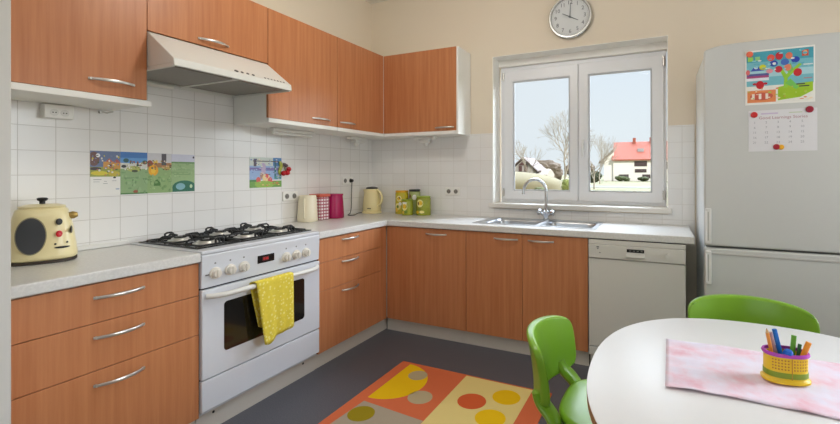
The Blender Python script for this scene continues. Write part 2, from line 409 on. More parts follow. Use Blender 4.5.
# worktops
b = BM(); box(b, .018, .636, -2.9, -2.207, .879, .925)
tag(obj('worktop', b, WORKTOP, origin=(.3, -2.55, .879), bevel=.006, seg=3), 'short pale worktop left of the cooker carrying the cream appliance', 'worktop')
b = BM(); cells(b, [.008, .636, 1.380, 2.272, 2.889], [-1.406, -.636, -.508, -.062, -.008],
    lambda u, v: (u < .636 or v > -.636) and not (1.38 < u < 2.272 and -.508 < v < -.062), .879, .925)
tag(obj('worktop', b, WORKTOP, origin=(1.3, -.3, .879), bevel=.006, seg=3), 'long L-shaped pale worktop running round the corner under the window', 'worktop')

# dishwasher
t = thing('dishwasher', 'white built-under dishwasher at the right end of the counter', 'dishwasher', (2.55, -.3, 0))
b = BM(); box(b, 2.262, 2.838, -.588, -.02, .10, .855); obj('body', b, WHITE, t)
b = BM(); box(b, 2.262, 2.838, -.572, -.556, 0, .099); box(b, 2.264, 2.836, -.582, -.572, .02, .099); obj('plinth', b, WHITE, t)
b = BM(); box(b, 2.262, 2.838, -.612, -.589, .858, .874); obj('rail', b, DARK, t)
b = BM(); box(b, 2.260, 2.838, -.632, -.589, .100, .157); obj('kick_panel', b, DISHM, t, bevel=.003)
b = BM(); box(b, 2.260, 2.838, -.632, -.589, .160, .748); obj('door', b, DISHM, t, bevel=.004)
b = BM(); box(b, 2.260, 2.838, -.640, -.589, .752, .842); cp = obj('control_panel', b, DISHM, t, bevel=.004)
b = BM(); box(b, 2.260, 2.838, -.634, -.589, .8435, .872); obj('top_rail', b, DISHM, t, bevel=.003)
b = BM(); box(b, 2.500, 2.604, -.6425, -.6395, .804, .824); obj('display_window', b, BLACK, cp, bevel=.002)
b = BM(); prism(b, [(-.640, .772), (-.654, .770), (-.656, .776), (-.640, .800)], 'x', 2.495, 2.608); obj('door_handle', b, mat('pale grey grip', (200, 198, 190), .3), cp, bevel=.002)
b = BM()
for k, x in enumerate((2.520, 2.543, 2.566, 2.589)): box(b, x-.006, x+.006, -.6432, -.642, .811, .817)
obj('button_marks', b, mat('grey mark', (120, 118, 112), .5), cp)
b = BM(); cyl(b, (2.74, -.640, .797), (2.74, -.652, .797), .017, 24); cyl(b, (2.74, -.652, .797), (2.74, -.658, .797), .013, 24); obj('program_knob', b, DISHM, cp)
b = BM(); cyl(b, (2.665, -.640, .797), (2.665, -.643, .797), .006, 14); cyl(b, (2.69, -.640, .797), (2.69, -.643, .797), .006, 14); obj('button', b, DISHM, cp)
for q in ((2.312, 2.328, .822, .830), (2.315, 2.325, .812, .818), (2.328, 2.338, .786, .791)):
    b = BM(); box(b, q[0], q[1], -.6408, -.6398, q[2], q[3]); obj('printed_mark', b, mat('print grey', (110, 110, 108), .5), cp)

# ------------------------------------------------------------------ cooker
t = thing('gas_cooker', 'white freestanding gas cooker with six knobs, yellow towel on its oven door', 'cooker', (.32, -1.811, 0))
Y0, Y1 = -2.2045, -1.4085
b = BM(); box(b, .02, .605, Y0, Y1, .105, .912); obj('body', b, ENAMEL, t)
b = BM(); box(b, KF-.012, KF+.004, Y0+.001, Y1-.001, 0, .104); pl = obj('plinth', b, PLINTH, t)
for y in (Y0+.09, Y1-.10):
    b = BM(); cyl(b, (KF+.004, y, .085), (KF+.0055, y, .085), .007, 12); obj('screw_cap', b, DARK, pl)
b = BM(); box(b, .02, .638, Y0, Y1, .913, .932); obj('hob_top', b, ENAMEL, t, bevel=.005, seg=3)
b = BM(); prism(b, [(.606, .745), (.632, .745), (.640, .905), (.634, .912), (.606, .912)], 'y', Y0, Y1); cp = obj('control_panel', b, ENAMEL, t, bevel=.002)
b = BM(); box(b, .60, .612, Y0+.002, Y1-.002, .128, .744); obj('dark_seam', b, DARK, t)
b = BM(); box(b, .612, .638, Y0, Y1, .290, .736); dr = obj('oven_door', b, ENAMEL, t, bevel=.004)
b = BM(); box(b, .612, .636, Y0, Y1, .128, .284); obj('storage_drawer', b, ENAMEL, t, bevel=.004)
bw = BM()
pts = []
for (yy, zz, a) in ((-2.07, .415, PI), (-1.56, .415, 1.5*PI), (-1.56, .635, 0), (-2.07, .635, .5*PI)):
    for k in range(5): pts.append((yy+.018*math.cos(a+k*PI/8), zz+.018*math.sin(a+k*PI/8)))
prism(bw, pts, 'x', .637, .6395)
obj('oven_window', bw, mat('dark oven glass', (26, 24, 22), .12, coat=.5), dr)
b = BM(); n = 16; pts = []
for i in range(n+1):
    u = i/n; y = Y0+.022+(Y1-Y0-.044)*u; o_ = .046*min(1, min(u, 1-u)/.09)**.6
    pts.append((.638+o_, y, .703))
tube(b, pts, .0135, 12); obj('oven_handle', b, PLAST, dr)
for y in (-2.135, -2.052, -1.972, -1.685, -1.607, -1.529):
    b = BM(); cyl(b, (.634, y, .812), (.643, y, .811), .030, 28); cyl(b, (.643, y, .811), (.662, y, .810), .023, 28, r2=.020); box(b, .655, .668, y-.005, y+.005, .792, .829)
    obj('knob', b, mat('ivory knob', (228, 222, 212), .3), cp, bevel=.0015)
GPR = mat('grey print', (120, 118, 120), .5)
for y in (-2.135, -2.052, -1.972, -1.685, -1.607, -1.529):
    b = BM(); cyl(b, (.6365, y, .862), (.6385, y, .862), .005, 10); obj('printed_mark', b, GPR, cp)
b = BM(); box(b, .6345, .6365, -2.185, -2.165, .806, .812); obj('printed_mark', b, GPR, cp)
b = BM(); box(b, .634, .6395, -1.885, -1.772, .808, .852, 0); dsp = obj('clock_display', b, BLACK, cp, bevel=.002)
b = BM(); box(b, .6395, .6402, -1.855, -1.812, .818, .842)
text_bm(b, '8:00', .02, M_LEFT(.6405, -1.832, .83), 1, .0002)
obj('red_digits', b, [mat('red display ground', (70, 12, 14), .4), mat('red lit digit', (200, 30, 36), .5, emit=.5)], dsp)
# hob: dark recessed tray, burners, pan supports
b = BM(); cells(b, [.05, .066, .548, .564], [-2.178, -2.162, -1.420, -1.404+.0], lambda u, v: not (.066 < u < .548 and -2.162 < v < -1.42), .932, .938)
obj('tray_rim', b, BLACK, t, bevel=.002)
b = BM(); box(b, .067, .547, -2.161, -1.421, .9322, .9345); obj('burner_tray', b, mat('black hob glass', (24, 24, 26), .10), t)
BY = (-2.035, -1.79, -1.545)
for yy in BY:
    for xx, r in ((.425, .048), (.19, .042)):
        b = BM(); lathe(b, [(r*1.45, 0), (r*1.45, .003), (r*1.1, .005), (r, .014), (r*.92, .016)], (xx, yy, .9347), 28)
        br = obj('burner', b, mat('burner alloy', (222, 220, 214), .3, .7), t)
        b = BM(); lathe(b, [(r*.74, 0), (r*.76, .005), (r*.6, .008), (.001, .009)], (xx, yy, .951), 28); obj('burner_cap', b, BLACK, br)
for yy in BY:
    b = BM(); hy = .113; zt = .962
    for xx in (.425, .19):
        for k in range(4):
            a = k*PI/2; dx, dy = math.cos(a), math.sin(a); R1 = .105 if k % 2 == 0 else hy
            tube(b, [(xx+dx*.030, yy+dy*.030, zt), (xx+dx*.07, yy+dy*.07, zt+.003), (xx+dx*(R1-.016), yy+dy*(R1-.016), zt+.003), (xx+dx*(R1-.002), yy+dy*(R1-.002), zt-.006), (xx+dx*R1, yy+dy*R1, .938)], .0058, 6)
    for x in (.080, .308, .534): tube(b, [(x, yy-hy, .942), (x, yy+hy, .942)], .0050, 6)
    for y in (yy-hy, yy+hy): tube(b, [(.080, y, .942), (.534, y, .942)], .0050, 6)
    for x in (.085, .529):
        tube(b, [(x, yy-.022, .942), (x, yy-.022, .966), (x, yy-.012, .972), (x, yy+.012, .972), (x, yy+.022, .966), (x, yy+.022, .942)], .0058, 6)
    obj('pan_support', b, mat('black cast iron', (20, 20, 21), .4, bump=.2, bscale=400), t)
# corner loops of the supports against the wall
# towel over the oven handle
b = BM()
def towel_sheet(bm, y0, y1, ztop, zl, zr, xf, nseg=14, nz=16, ph=0., th=.0035):
    G = []
    for j in range(nz+1):
        v = j/nz; row = []
        for i in range(nseg+1):
            u = i/nseg; y = y0+(y1-y0)*u + .050*v*(1-u)**1.5
            zb = zl+(zr-zl)*u - .020*math.exp(-((u-.18)/.16)**2)
            z = ztop+(zb-ztop)*v
            x = xf + .006*math.sin(u*9+ph)*v + .004*math.sin(u*21+1+ph)*v - .0012*0
            row.append((x, y, z))
        G.append(row)
    return G
front = towel_sheet(b, -1.945, -1.690, .717, .375, .405, .7025)
back = towel_sheet(b, -1.960, -1.700, .717, .475, .46, .6655, ph=1.)
arc = []
for k in range(1, 6):
    a = PI*k/6
    arc.append([(.684+.0185*math.cos(PI-a), back[0][i][1]+(front[0][i][1]-back[0][i][1])*k/6, .7035+.0135+.0185*math.sin(a)*.55) for i in range(15)])
rows = back[::-1]+arc+front
V = [[b.verts.new(p) for p in r] for r in rows]
for r1, r2 in zip(V, V[1:]):
    for i in range(len(r1)-1): face(b, [r1[i], r1[i+1], r2[i+1], r2[i]], 0, True)
tw = obj('dish_towel', b, dots_mat('yellow dotted towel', (226, 204, 66), (236, 222, 128), 50, .33), origin=(.684, -1.83, .717), sharp=80)
m_ = tw.modifiers.new('thick', 'SOLIDIFY'); m_.thickness = .003; m_.offset = 0
tag(tw, 'yellow dotted dish towel hanging over the oven door handle', 'towel')

# ------------------------------------------------------------------ wall cabinets
UF, UC = .343, .324
ZB, ZT = 1.688, 2.411
UWHITE = mat('white cabinet carcass', (240, 239, 234), .4, var=.01)
def upper_left(label, y0, y1, hy, zb=ZB, hz=1.73, drop=.032, board=0.):
    t = thing('wall_cabinet', label, 'cabinet', (.16, (y0+y1)/2, zb-drop))
    b = BM(); box(b, .008, UC-.001, y0+.0005, y1-.0005, zb-drop, ZT); obj('carcass', b, UWHITE, t, bevel=.0015)
    b = BM(); box(b, UC, UF, y0+g, y1-g, zb, ZT+.002); d = obj('door', b, WOOD, t, bevel=.0012)
    if drop > .01:
        b = BM(); box(b, UC, UF+.004, y0+.0005, y1-.0005+board, zb-drop, zb-.002); obj('light_pelmet', b, UWHITE, t, bevel=.003)
    handle(d, (UF, hy, hz), 'y')
    return t
upper_left('large wooden wall cabinet left of the extractor hood, cut by the left edge', -2.900, -2.290, -2.440, hz=1.752, board=.018)
t = upper_left('short wooden wall cabinet directly above the extractor hood', -2.290, -1.565, -1.938, zb=2.044, hz=2.078, drop=0.)
upper_left('tall wooden wall cabinet immediately right of the extractor hood', -1.563, -.902, -1.080)
t = upper_left('tall narrow wooden wall cabinet on the left wall ending in the corner', -.900, -.276, -.775)
t = thing('wall_cabinet', 'wooden wall cabinet on the window wall with a white end panel', 'cabinet', (.7, -.16, ZB-.032))
b = BM(); box(b, .010, .341, -.2745, -.008, ZB-.032, ZT); box(b, .341, 1.098, -.252, -.008, ZB-.032, ZT); obj('carcass', b, UWHITE, t)
b = BM(); box(b, 1.099, 1.118, -.268, -.008, ZB-.032, ZT+.002); obj('end_panel', b, UWHITE, t, bevel=.0015)
b = BM(); box(b, .3438, 1.098, -.272, -.253, ZB, ZT+.002); d = obj('door', b, WOOD, t, bevel=.0012); handle(d, (.985, -.272, 1.716), 'x')
b = BM(); box(b, .3475, 1.098, -.276, -.253, ZB-.032, ZB-.002); obj('light_pelmet', b, UWHITE, t, bevel=.003)

# extractor hood
t = thing('extractor_hood', 'white sloping extractor hood over the gas cooker', 'extractor hood', (.3, -1.92, 1.84))
HY0, HY1 = -2.288, -1.567
HM = mat('white hood enamel', (224, 224, 218), .35, var=.01)
b = BM(); prism(b, [(.008, 2.036), (.343, 2.036), (.556, 1.880), (.560, 1.843), (.545, 1.843), (.545, 1.858), (.008, 1.858)], 'y', HY0, HY1); hb = obj('canopy', b, HM, t, bevel=.003)
b = BM(); box(b, .008, .014, HY0, HY1, 1.835, 1.857); box(b, .014, .545, HY0, HY0+.012, 1.840, 1.857); box(b, .014, .545, HY1-.012, HY1, 1.840, 1.857); obj('lower_rim', b, HM, t)
for ya, yb in ((HY0+.02, (HY0+HY1)/2-.01), ((HY0+HY1)/2+.01, HY1-.02)):
    b = BM(); box(b, .06, .50, ya, yb, 1.848, 1.8575); obj('grease_filter', b, mat('grey filter mesh', (150, 146, 138), .5, .4, bump=.6, bscale=500), t, bevel=.002)
b = BM(); cyl(b, (.045, -2.27, 1.832), (.045, -1.99, 1.832), .013, 12); obj('lamp_tube', b, mat('lamp tube', (240, 238, 230), .3), t)
b = BM(); box(b, .02, .54, (HY0+HY1)/2-.008, (HY0+HY1)/2+.008, 1.845, 1.8575); obj('filter_divider', b, HM, t)
def on_slope(y, s, d=0.): # s = 0 top .. 1 bottom of the sloping face
    dx, dz = .213, -.156; L = math.hypot(dx, dz); nx, nz = .156/L, .213/L
    return (.343+dx*s+nx*d, y, 2.036+dz*s+nz*d)
b = BM()
for k in range(4):
    y = -1.945+k*.036
    cyl(b, on_slope(y, .94), on_slope(y, .94, .004), .008 if k else .011, 12)
obj('push_button', b, mat('dark grey button', (70, 68, 66), .4), t)
b = BM()
for k in range(7):
    y = -1.755+k*.023
    cyl(b, on_slope(y, .94), on_slope(y, .94, .002), .0065, 10)
obj('vent_marks', b, mat('dark grey mark', (80, 78, 76), .4), t)

# under-cabinet fittings
def socket_plate(name, label, cx, cz, wall, n=2, s=.074):
    t = thing(name, label, 'socket', (.006, cx, cz) if wall == 'x' else (cx, -.006, cz))
    w = s*n/2
    b = BM()
    if wall == 'x': box(b, .0062, .016, cx-w, cx+w, cz-s/2, cz+s/2)
    else: box(b, cx-w, cx+w, -.016, -.0062, cz-s/2, cz+s/2)
    obj('plate', b, mat('socket plastic', (240, 238, 232), .35, var=.01), t, bevel=.003)
    for k in range(n):
        u = cx-w+s*(k+.5)
        b = BM()
        def rim(r0, r1, d0, d1, mi):
            if wall == 'x': cyl(b, (d0, u, cz), (d1, u, cz), r0, 24, mi, r1)
            else: cyl(b, (u, -d0, cz), (u, -d1, cz), r0, 24, mi, r1)
        rim(.0245, .0235, .0162, .0175, 0); rim(.020, .020, .0175, .0178, 1)
        for dy in (-.0095, .0095):
            if wall == 'x': cyl(b, (.0178, u+dy, cz), (.0186, u+dy, cz), .0034, 8, 2)
            else: cyl(b, (u+dy, -.0178, cz), (u+dy, -.0186, cz), .0034, 8, 2)
        obj('recess', b, [PLAST, mat('socket shade', (120, 116, 108), .5), DARK], t)
    return t
socket_plate('wall_socket', 'double white wall socket beside the cherry ornament', -1.072, 1.135, 'x')
socket_plate('wall_socket', 'double white wall socket above and left of the kettle', -.388, 1.246, 'x')
socket_plate('wall_socket', 'double white wall socket right of the green jars', .933, 1.145, 'y')
t = thing('cabinet_socket', 'white double socket box fixed under the left wall cabinet', 'socket', (.03, -2.517, 1.60))
b = BM(); box(b, .0065, .052, -2.574, -2.462, 1.585, 1.652); obj('housing', b, mat('socket plastic', (240, 238, 232), .35), t, bevel=.004)
for y in (-2.538, -2.498):
    b = BM(); cyl(b, (.052, y, 1.613), (.0535, y, 1.613), .0165, 20); cyl(b, (.0535, y-.0055, 1.613), (.0541, y-.0055, 1.613), .0028, 8, 1); cyl(b, (.0535, y+.0055, 1.613), (.0541, y+.0055, 1.613), .0028, 8, 1); obj('outlet', b, [PLAST, DARK], t)
t = thing('tubular_lamp', 'slim white tube lamp under the cabinet right of the hood', 'lamp', (.1, -1.13, 1.60))
b = BM(); box(b, .08, .13, -1.33, -.93, 1.628, 1.6555); obj('housing', b, PLAST, t, bevel=.006)
b = BM(); tube(b, [(.105, -1.32, 1.618), (.105, -.94, 1.618)], .012, 12); obj('tube', b, mat('opal tube', (235, 234, 228), .3), t)
for lab, c, ax in (('white socket block under the narrow corner cabinet', (.105, -.37), 'y'), ('white socket block under the cabinet on the window wall', (.70, -.11), 'x')):
    t = thing('cabinet_socket', lab, 'socket', (c[0], c[1], 1.60))
    b = BM()
    if ax == 'y': box(b, c[0]-.03, c[0]+.03, c[1]-.11, c[1]+.11, 1.632, 1.6555); box(b, c[0]-.028, c[0]+.028, c[1]-.04, c[1]+.09, 1.60, 1.632)
    else: box(b, c[0]-.11, c[0]+.11, c[1]-.03, c[1]+.03, 1.632, 1.6555); box(b, c[0]-.06, c[0]+.05, c[1]-.028, c[1]+.028, 1.60, 1.632)
    obj('housing', b, PLAST, t, bevel=.005)
    b = BM(); cyl(b, (c[0]+.0, c[1]-.0, 1.600), (c[0]+.0, c[1], 1.570), .022, 20, r2=.018); obj('plug', b, PLAST, t, bevel=.003)
b = BM(); tube(b, [(.02, -2.335, 1.645), (.03, -2.315, 1.640), (.05, -2.2955, 1.648)], .004, 8); cyl(b, (.0062, -2.335, 1.643), (.022, -2.335, 1.643), .008, 12)
tag(obj('wall_hook', b, STEEL, origin=(.02, -2.33, 1.645)), 'tiny metal hook on tiles below the left wall cabinet', 'hook')

# ------------------------------------------------------------------ sink and tap
t = thing('kitchen_sink', 'stainless steel double bowl sink set in the worktop under the window', 'sink', (1.83, -.28, .925))
SX0, SX1, SY0, SY1 = 1.358, 2.292, -.522, -.052
bowls = ((1.447, 1.852), (1.886, 2.262))
by0, by1 = -.484, -.135
b = BM(); cells(b, [SX0, 1.447, 1.852, 1.886, 2.262, SX1], [SY0, by0, by1, SY1], lambda u, v: not (by0 < v < by1 and (1.447 < u < 1.852 or 1.886 < u < 2.262)), .9255, .9285)
SINK = mat('satin stainless steel', (188, 190, 193), .28, .9, var=.02)
obj('rim', b, SINK, t, bevel=.001)
for x0, x1 in bowls:
    b = BM(); rings = []
    cx, cy = (x0+x1)/2, (by0+by1)/2; hx, hy = (x1-x0)/2, (by1-by0)/2
    for k, (s, z) in enumerate(((1., .9255), (.98, .905), (.93, .80), (.86, .775), (.30, .768))):
        ring = []
        for i in range(40):
            a = 2*PI*i/40; e = 9 if s > .5 else 2
            ct, st = math.cos(a), math.sin(a); kk = (abs(ct)**e+abs(st)**e)**(-1/e)
            ring.append((cx+hx*s*kk*ct, cy+hy*s*kk*st, z))
        rings.append(ring)
    Rr = ring_surface(b, rings, caps=False); face(b, Rr[-1])
    o = obj('bowl', b, SINK, t, sharp=60)
    mm = o.modifiers.new('thick', 'SOLIDIFY'); mm.thickness = .0015; mm.offset = 0
    b = BM(); lathe(b, [(.04, 0), (.038, .003), (.02, .001), (.001, .001)], (cx, cy, .769), 24); obj('drain', b, CHROME, o)
t = thing('mixer_tap', 'chrome swan neck mixer tap behind the double sink', 'tap', (1.838, -.088, .9285))
b = BM(); lathe(b, [(.028, 0), (.028, .006), (.022, .012), (.020, .04), (.024, .05), (.022, .07), (.012, .078), (.010, .09)], (1.838, -.088, .9287), 24); obj('base', b, CHROME, t)
b = BM(); pts = [(1.838, -.088, 1.005), (1.838, -.088, 1.165)]
for k in range(1, 13):
    a = PI*k/12; pts.append((1.838-.0925*(1-math.cos(a)), -.088-.02*k/12, 1.165+.098*math.sin(a)))
pts.append((1.650, -.11, 1.145))
tube(b, pts, .0125, 14); cyl(b, (1.650, -.11, 1.150), (1.650, -.11, 1.136), .0145, 14); obj('spout', b, CHROME, t)
for s in (-1, 1):
    b = BM(); tube(b, [(1.838+s*.012, -.088, .965), (1.838+s*.045, -.098, .984)], .010, 12); 
    p = Vector((1.838+s*.052, -.100, .988)); d = Vector((s*.9, -.15, .42)).normalized()
    tube(b, [p-d*.012, p-d*.004, p+d*.016, p+d*.02], [.014, .021, .019, .012], 14)
    for k in range(4):
        a = k*PI/2+.4; u = d.orthogonal().normalized(); w = d.cross(u); q = u*math.cos(a)+w*math.sin(a)
        tube(b, [p+d*.005, p+d*.005+q*.028], [.008, .0065], 8)
    obj('tap_handle', b, CHROME, t)

# ------------------------------------------------------------------ countertop things
# cream appliance at the far left
t = thing('countertop_appliance', 'cream rounded electric appliance with a dark oval window at the left end of the worktop', 'appliance', (.150, -2.618, .925))
b = BM(); AX, AY = .150, -2.618
prof = [(.110, .0), (.118, .008), (.118, .02), (.114, .06), (.105, .13), (.094, .19), (.086, .218), (.074, .228)]
lathe(b, prof, (AX, AY, .9385), 48, sx=1, sy=1., e=3.2); bd = obj('body', b, CREAM, t, sharp=50)
b = BM(); lathe(b, [(.112, 0), (.117, .004), (.117, .012)], (AX, AY, .9255), 48, e=3.2); obj('base', b, mat('brown base', (60, 48, 38), .5), t)
b = BM(); lathe(b, [(.077, 0), (.079, .005), (.055, .013), (.001, .016)], (AX, AY, 1.1668), 40, e=2.6); lid = obj('lid', b, CREAM, t)
b = BM(); lathe(b, [(.010, 0), (.010, .012), (.017, .016), (.019, .025), (.014, .028), (.001, .029)], (AX, AY, 1.182), 24, e=2.4); obj('lid_knob', b, BLACKPL, lid)
def face_x(z): # front face of the body at height z
    h = z-.9385; k = [(r, zz) for r, zz in prof]
    for (r0, a), (r1, c) in zip(k, k[1:]):
        if a <= h <= c: return AX+r0+(r1-r0)*(h-a)/(c-a)
    return AX+.1
def disc_on(bm, yc, zc, ry, rz, d0, d1, mi=0, n=36):
    d1 += .35*ry*ry/.06 if ry > .03 else 0
    A = []; B = []
    for i in range(n):
        a = 2*PI*i/n; y, z = yc+ry*math.cos(a), zc+rz*math.sin(a); dy = abs(y-AY)
        r = face_x(z)-AX; x = AX+r*max(0., 1-(dy/r)**3.2)**(1/3.2)
        A.append(bm.verts.new((x+d0, y, z))); B.append(bm.verts.new((x+d1, y, z)))
    c1 = bm.verts.new((face_x(zc)+d1, yc, zc))
    for i in range(n):
        j = (i+1) % n; face(bm, [A[i], A[j], B[j], B[i]], mi, True); face(bm, [B[i], B[j], c1], mi, True)
    face(bm, A[::-1], mi)
b = BM(); disc_on(b, -2.650, 1.050, .049, .080, -.006, .001); obj('window_rim', b, mat('olive rim', (150, 140, 108), .4), t)
b = BM(); disc_on(b, -2.650, 1.050, .0455, .076, -.004, .0035); obj('oval_window', b, mat('dark grey window', (58, 60, 64), .3), t)
b = BM(); disc_on(b, -2.562, 1.105, .011, .014, 0, .010, n=20); obj('black_button', b, BLACKPL, t)
b = BM(); disc_on(b, -2.562, 1.052, .011, .014, 0, .010, n=20); obj('red_button', b, mat('red button', (196, 24, 36), .3), t)
for q in ((-2.522, 1.065, .004, .016, 0, .003), (-2.552, .992, .026, .0045, 0, .002), (-2.574, 1.008, .004, .004, 0, .002), (-2.536, 1.012, .004, .004, 0, .002)):
    b = BM(); disc_on(b, *q, n=16); obj('printed_mark', b, BLACKPL, t)
b = BM(); tube(b, [(.19, -2.535, 1.125), (.19, -2.515, 1.128), (.19, -2.500, 1.130)], [.014, .017, .010], 16); obj('brass_knob', b, mat('brass', (176, 148, 84), .3, .8), t)
b = BM(); tube(b, [(.16, -2.728, 1.125), (.16, -2.745, 1.13), (.16, -2.757, 1.12), (.16, -2.757, 1.10), (.16, -2.735, 1.09)], .005, 10); obj('side_handle', b, STEEL, t); t.rotation_euler = (0, 0, math.radians(-22))

# cream jug, checked box, magenta canister
t = thing('cream_canister', 'cream tapered canister standing just right of the cooker', 'canister', (.088, -.965, .925))
IV = mat('ivory ceramic', (238, 228, 200), .3, var=.01)
b = BM(); lathe(b, [(.070, 0), (.074, .006), (.073, .03), (.064, .20), (.060, .212), (.054, .212), (.050, .205), (.001, .204)], (.088, -.965, .9257), 40, e=2.6)
obj('body', b, IV, t, sharp=50)
b = BM(); tube(b, [(.118, -1.026, 1.11), (.124, -1.036, 1.10), (.127, -1.041, 1.03), (.127, -1.040, .965), (.122, -1.030, .955)], .007, 10); obj('seam_rib', b, IV, t)
def check_mat():
    m, nt, p = new_mat('red checked print'); v = coords(nt)
    ch = nt.nodes.new('ShaderNodeTexBrick'); ch.offset = 0
    sp = nt.nodes.new('ShaderNodeSeparateXYZ'); cb = nt.nodes.new('ShaderNodeCombineXYZ'); ad = nt.nodes.new('ShaderNodeMath'); ad.operation = 'ADD'
    nt.links.new(v, sp.inputs[0]); nt.links.new(sp.outputs['X'], ad.inputs[0]); nt.links.new(sp.outputs['Y'], ad.inputs[1])
    nt.links.new(ad.outputs[0], cb.inputs[0]); nt.links.new(sp.outputs['Z'], cb.inputs[1]); nt.links.new(cb.outputs[0], ch.inputs['Vector'])
    ch.inputs['Scale'].default_value = 1; ch.inputs['Brick Width'].default_value = .03; ch.inputs['Row Height'].default_value = .026; ch.inputs['Mortar Size'].default_value = .005
    ch.inputs['Color1'].default_value = (*lin(240, 232, 230), 1); ch.inputs['Color2'].default_value = (*lin(238, 228, 228), 1); ch.inputs['Mortar'].default_value = (*lin(176, 84, 104), 1)
    nt.links.new(ch.outputs['Color'], p.inputs['Base Color']); p.inputs['Roughness'].default_value = .5; return m
t = thing('checked_tin', 'red and white checked tin with a coral lid between the cream and magenta canisters', 'tin', (.08, -.81, .925))
b = BM(); box(b, .025, .135, -.872, -.762, .9257, 1.118); obj('body', b, check_mat(), t, bevel=.01, seg=3)
b = BM(); box(b, .019, .141, -.884, -.756, 1.1185, 1.142); obj('lid', b, mat('coral lid', (216, 104, 84), .4), t, bevel=.006)
t = thing('magenta_canister', 'magenta tapered canister left of the cream kettle', 'canister', (.095, -.665, .925))
MG = mat('magenta plastic', (176, 22, 88), .25, var=.02)
b = BM(); lathe(b, [(.076, 0), (.080, .005), (.080, .03), (.075, .12), (.070, .195)], (.095, -.665, .9257), 40, e=2.5); obj('body', b, MG, t, sharp=50)
b = BM(); lathe(b, [(.073, 0), (.073, .012), (.068, .016), (.001, .017)], (.095, -.665, 1.1215), 40, e=2.5); obj('lid', b, MG, t)

# kettle
t = thing('electric_kettle', 'cream electric kettle with black cord in the worktop corner', 'kettle', (.135, -.165, .925))
KX, KY = .130, -.170
b = BM(); lathe(b, [(.092, 0), (.096, .005), (.096, .016), (.086, .022)], (KX, KY, .9257), 36); obj('power_base', b, CREAM2, t)
b = BM(); lathe(b, [(.084, 0), (.089, .01), (.088, .05), (.082, .12), (.074, .18), (.070, .205), (.066, .212), (.060, .214)], (KX, KY, .9485), 40); kb = obj('body', b, CREAM2, t, sharp=50)
b = BM(); lathe(b, [(.058, 0), (.056, .012), (.03, .020), (.001, .022)], (KX, KY, 1.163), 32); kl = obj('lid', b, BLACKPL, t)
b = BM(); pts = []
for k in range(13):
    a = PI*(-.5+k/12); pts.append((KX+.068+.060*math.cos(a)*(1 if k < 10 else 1), KY-.012, 1.075+.075*math.sin(a)))
tube(b, pts, .011, 12, flat=(1.3, .9), up=(0, 1, 0)); obj('handle', b, CREAM2, t)
b = BM(); prism(b, [(KX-.066, 1.10), (KX-.095, 1.155), (KX-.066, 1.160)], 'y', KY-.02, KY+.02); obj('spout', b, CREAM2, t, bevel=.006)
b = BM(); box(b, KX+.012, KX+.050, KY-.091, KY-.083, .974, .981); obj('printed_mark', b, mat('brown mark', (96, 80, 56), .5), kb)
b = BM(); pts = [(.055, -.235, .932), (.05, -.28, .931), (.09, -.36, .930), (.13, -.44, .930), (.10, -.47, .930), (.06, -.44, .931), (.035, -.38, .94), (.030, -.355, 1.0), (.030, -.352, 1.12), (.034, -.352, 1.215), (.040, -.352, 1.243)]
def smooth_pts(P, n=6):
    P = [Vector(p) for p in P]; out = []
    for i in range(len(P)-1):
        p0, p1, p2, p3 = P[max(i-1, 0)], P[i], P[i+1], P[min(i+2, len(P)-1)]
        for k in range(n):
            s = k/n; out.append(.5*((2*p1)+(p2-p0)*s+(2*p0-5*p1+4*p2-p3)*s*s+(3*p1-p0-3*p2+p3)*s**3))
    out.append(P[-1]); return out
tube(b, smooth_pts(pts), .0038, 8); cd = obj('cord', b, BLACKPL, t)
b = BM(); cyl(b, (.0187, -.352, 1.246), (.045, -.352, 1.246), .017, 20, r2=.013); obj('plug', b, BLACKPL, cd)

# jars with green and yellow prints
def flower_jar(name, label, x, y, r, h, ground, top, lidc, lid_h, e=2.):
    t = thing(name, label, 'jar', (x, y, .925), )
    b = BM(); lathe(b, [(r*.96, 0), (r, .004), (r, h-.012), (r*.95, h-.004), (r*.90, h)], (x, y, .9257), 32, e=e); obj('body', b, mat('%s body' % label[:12], ground, .25, var=.18, vscale=40), t, sharp=45)
    if lid_h:
        b = BM(); lathe(b, [(r*.97, 0), (r*1.0, .004), (r*1.0, lid_h-.003), (r*.9, lid_h)], (x, y, .9262+h), 32, e=e); obj('lid', b, mat('%s lid' % label[:12], lidc, .35), t)
    b = BM()
    # printed band and flowers wrapped on the front
    def wrap(a, z, d): return (x+(r+d)*math.sin(a), y-(r+d)*math.cos(a), z)
    def patch(a0, z0, ra, rz, mi, d, n=12):
        c = b.verts.new(wrap(a0, z0, d)); rg = [b.verts.new(wrap(a0+ra*math.cos(2*PI*k/n), z0+rz*math.sin(2*PI*k/n), d)) for k in range(n)]
        rg0 = [b.verts.new(wrap(a0+ra*math.cos(2*PI*k/n), z0+rz*math.sin(2*PI*k/n), 0)) for k in range(n)]
        for k in range(n):
            face(b, [c, rg[k], rg[(k+1) % n]], mi); face(b, [rg[k], rg[(k+1) % n], rg0[(k+1) % n], rg0[k]], mi)
    z0 = .9257
    for k, (a, z, ra, rz, mi) in enumerate(top): patch(a, z0+z*h, ra, rz*h, mi, .0010+.0003*k)
    obj('printed_flowers', b, [mat('print cream', (238, 226, 150), .4), mat('print yellow', (232, 190, 40), .4), mat('print green', (110, 138, 30), .4), mat('print brown', (120, 82, 36), .4), mat('print white', (236, 234, 224), .4)], t)
    return t
fl1 = [(.1, .72, .45, .14, 0), (.1, .72, .22, .08, 1), (.2, .76, .1, .05, 3), (-.1, .35, .5, .16, 0), (-.3, .2, .3, .1, 1), (.3, .48, .25, .08, 4), (-.1, .35, .2, .07, 2)]
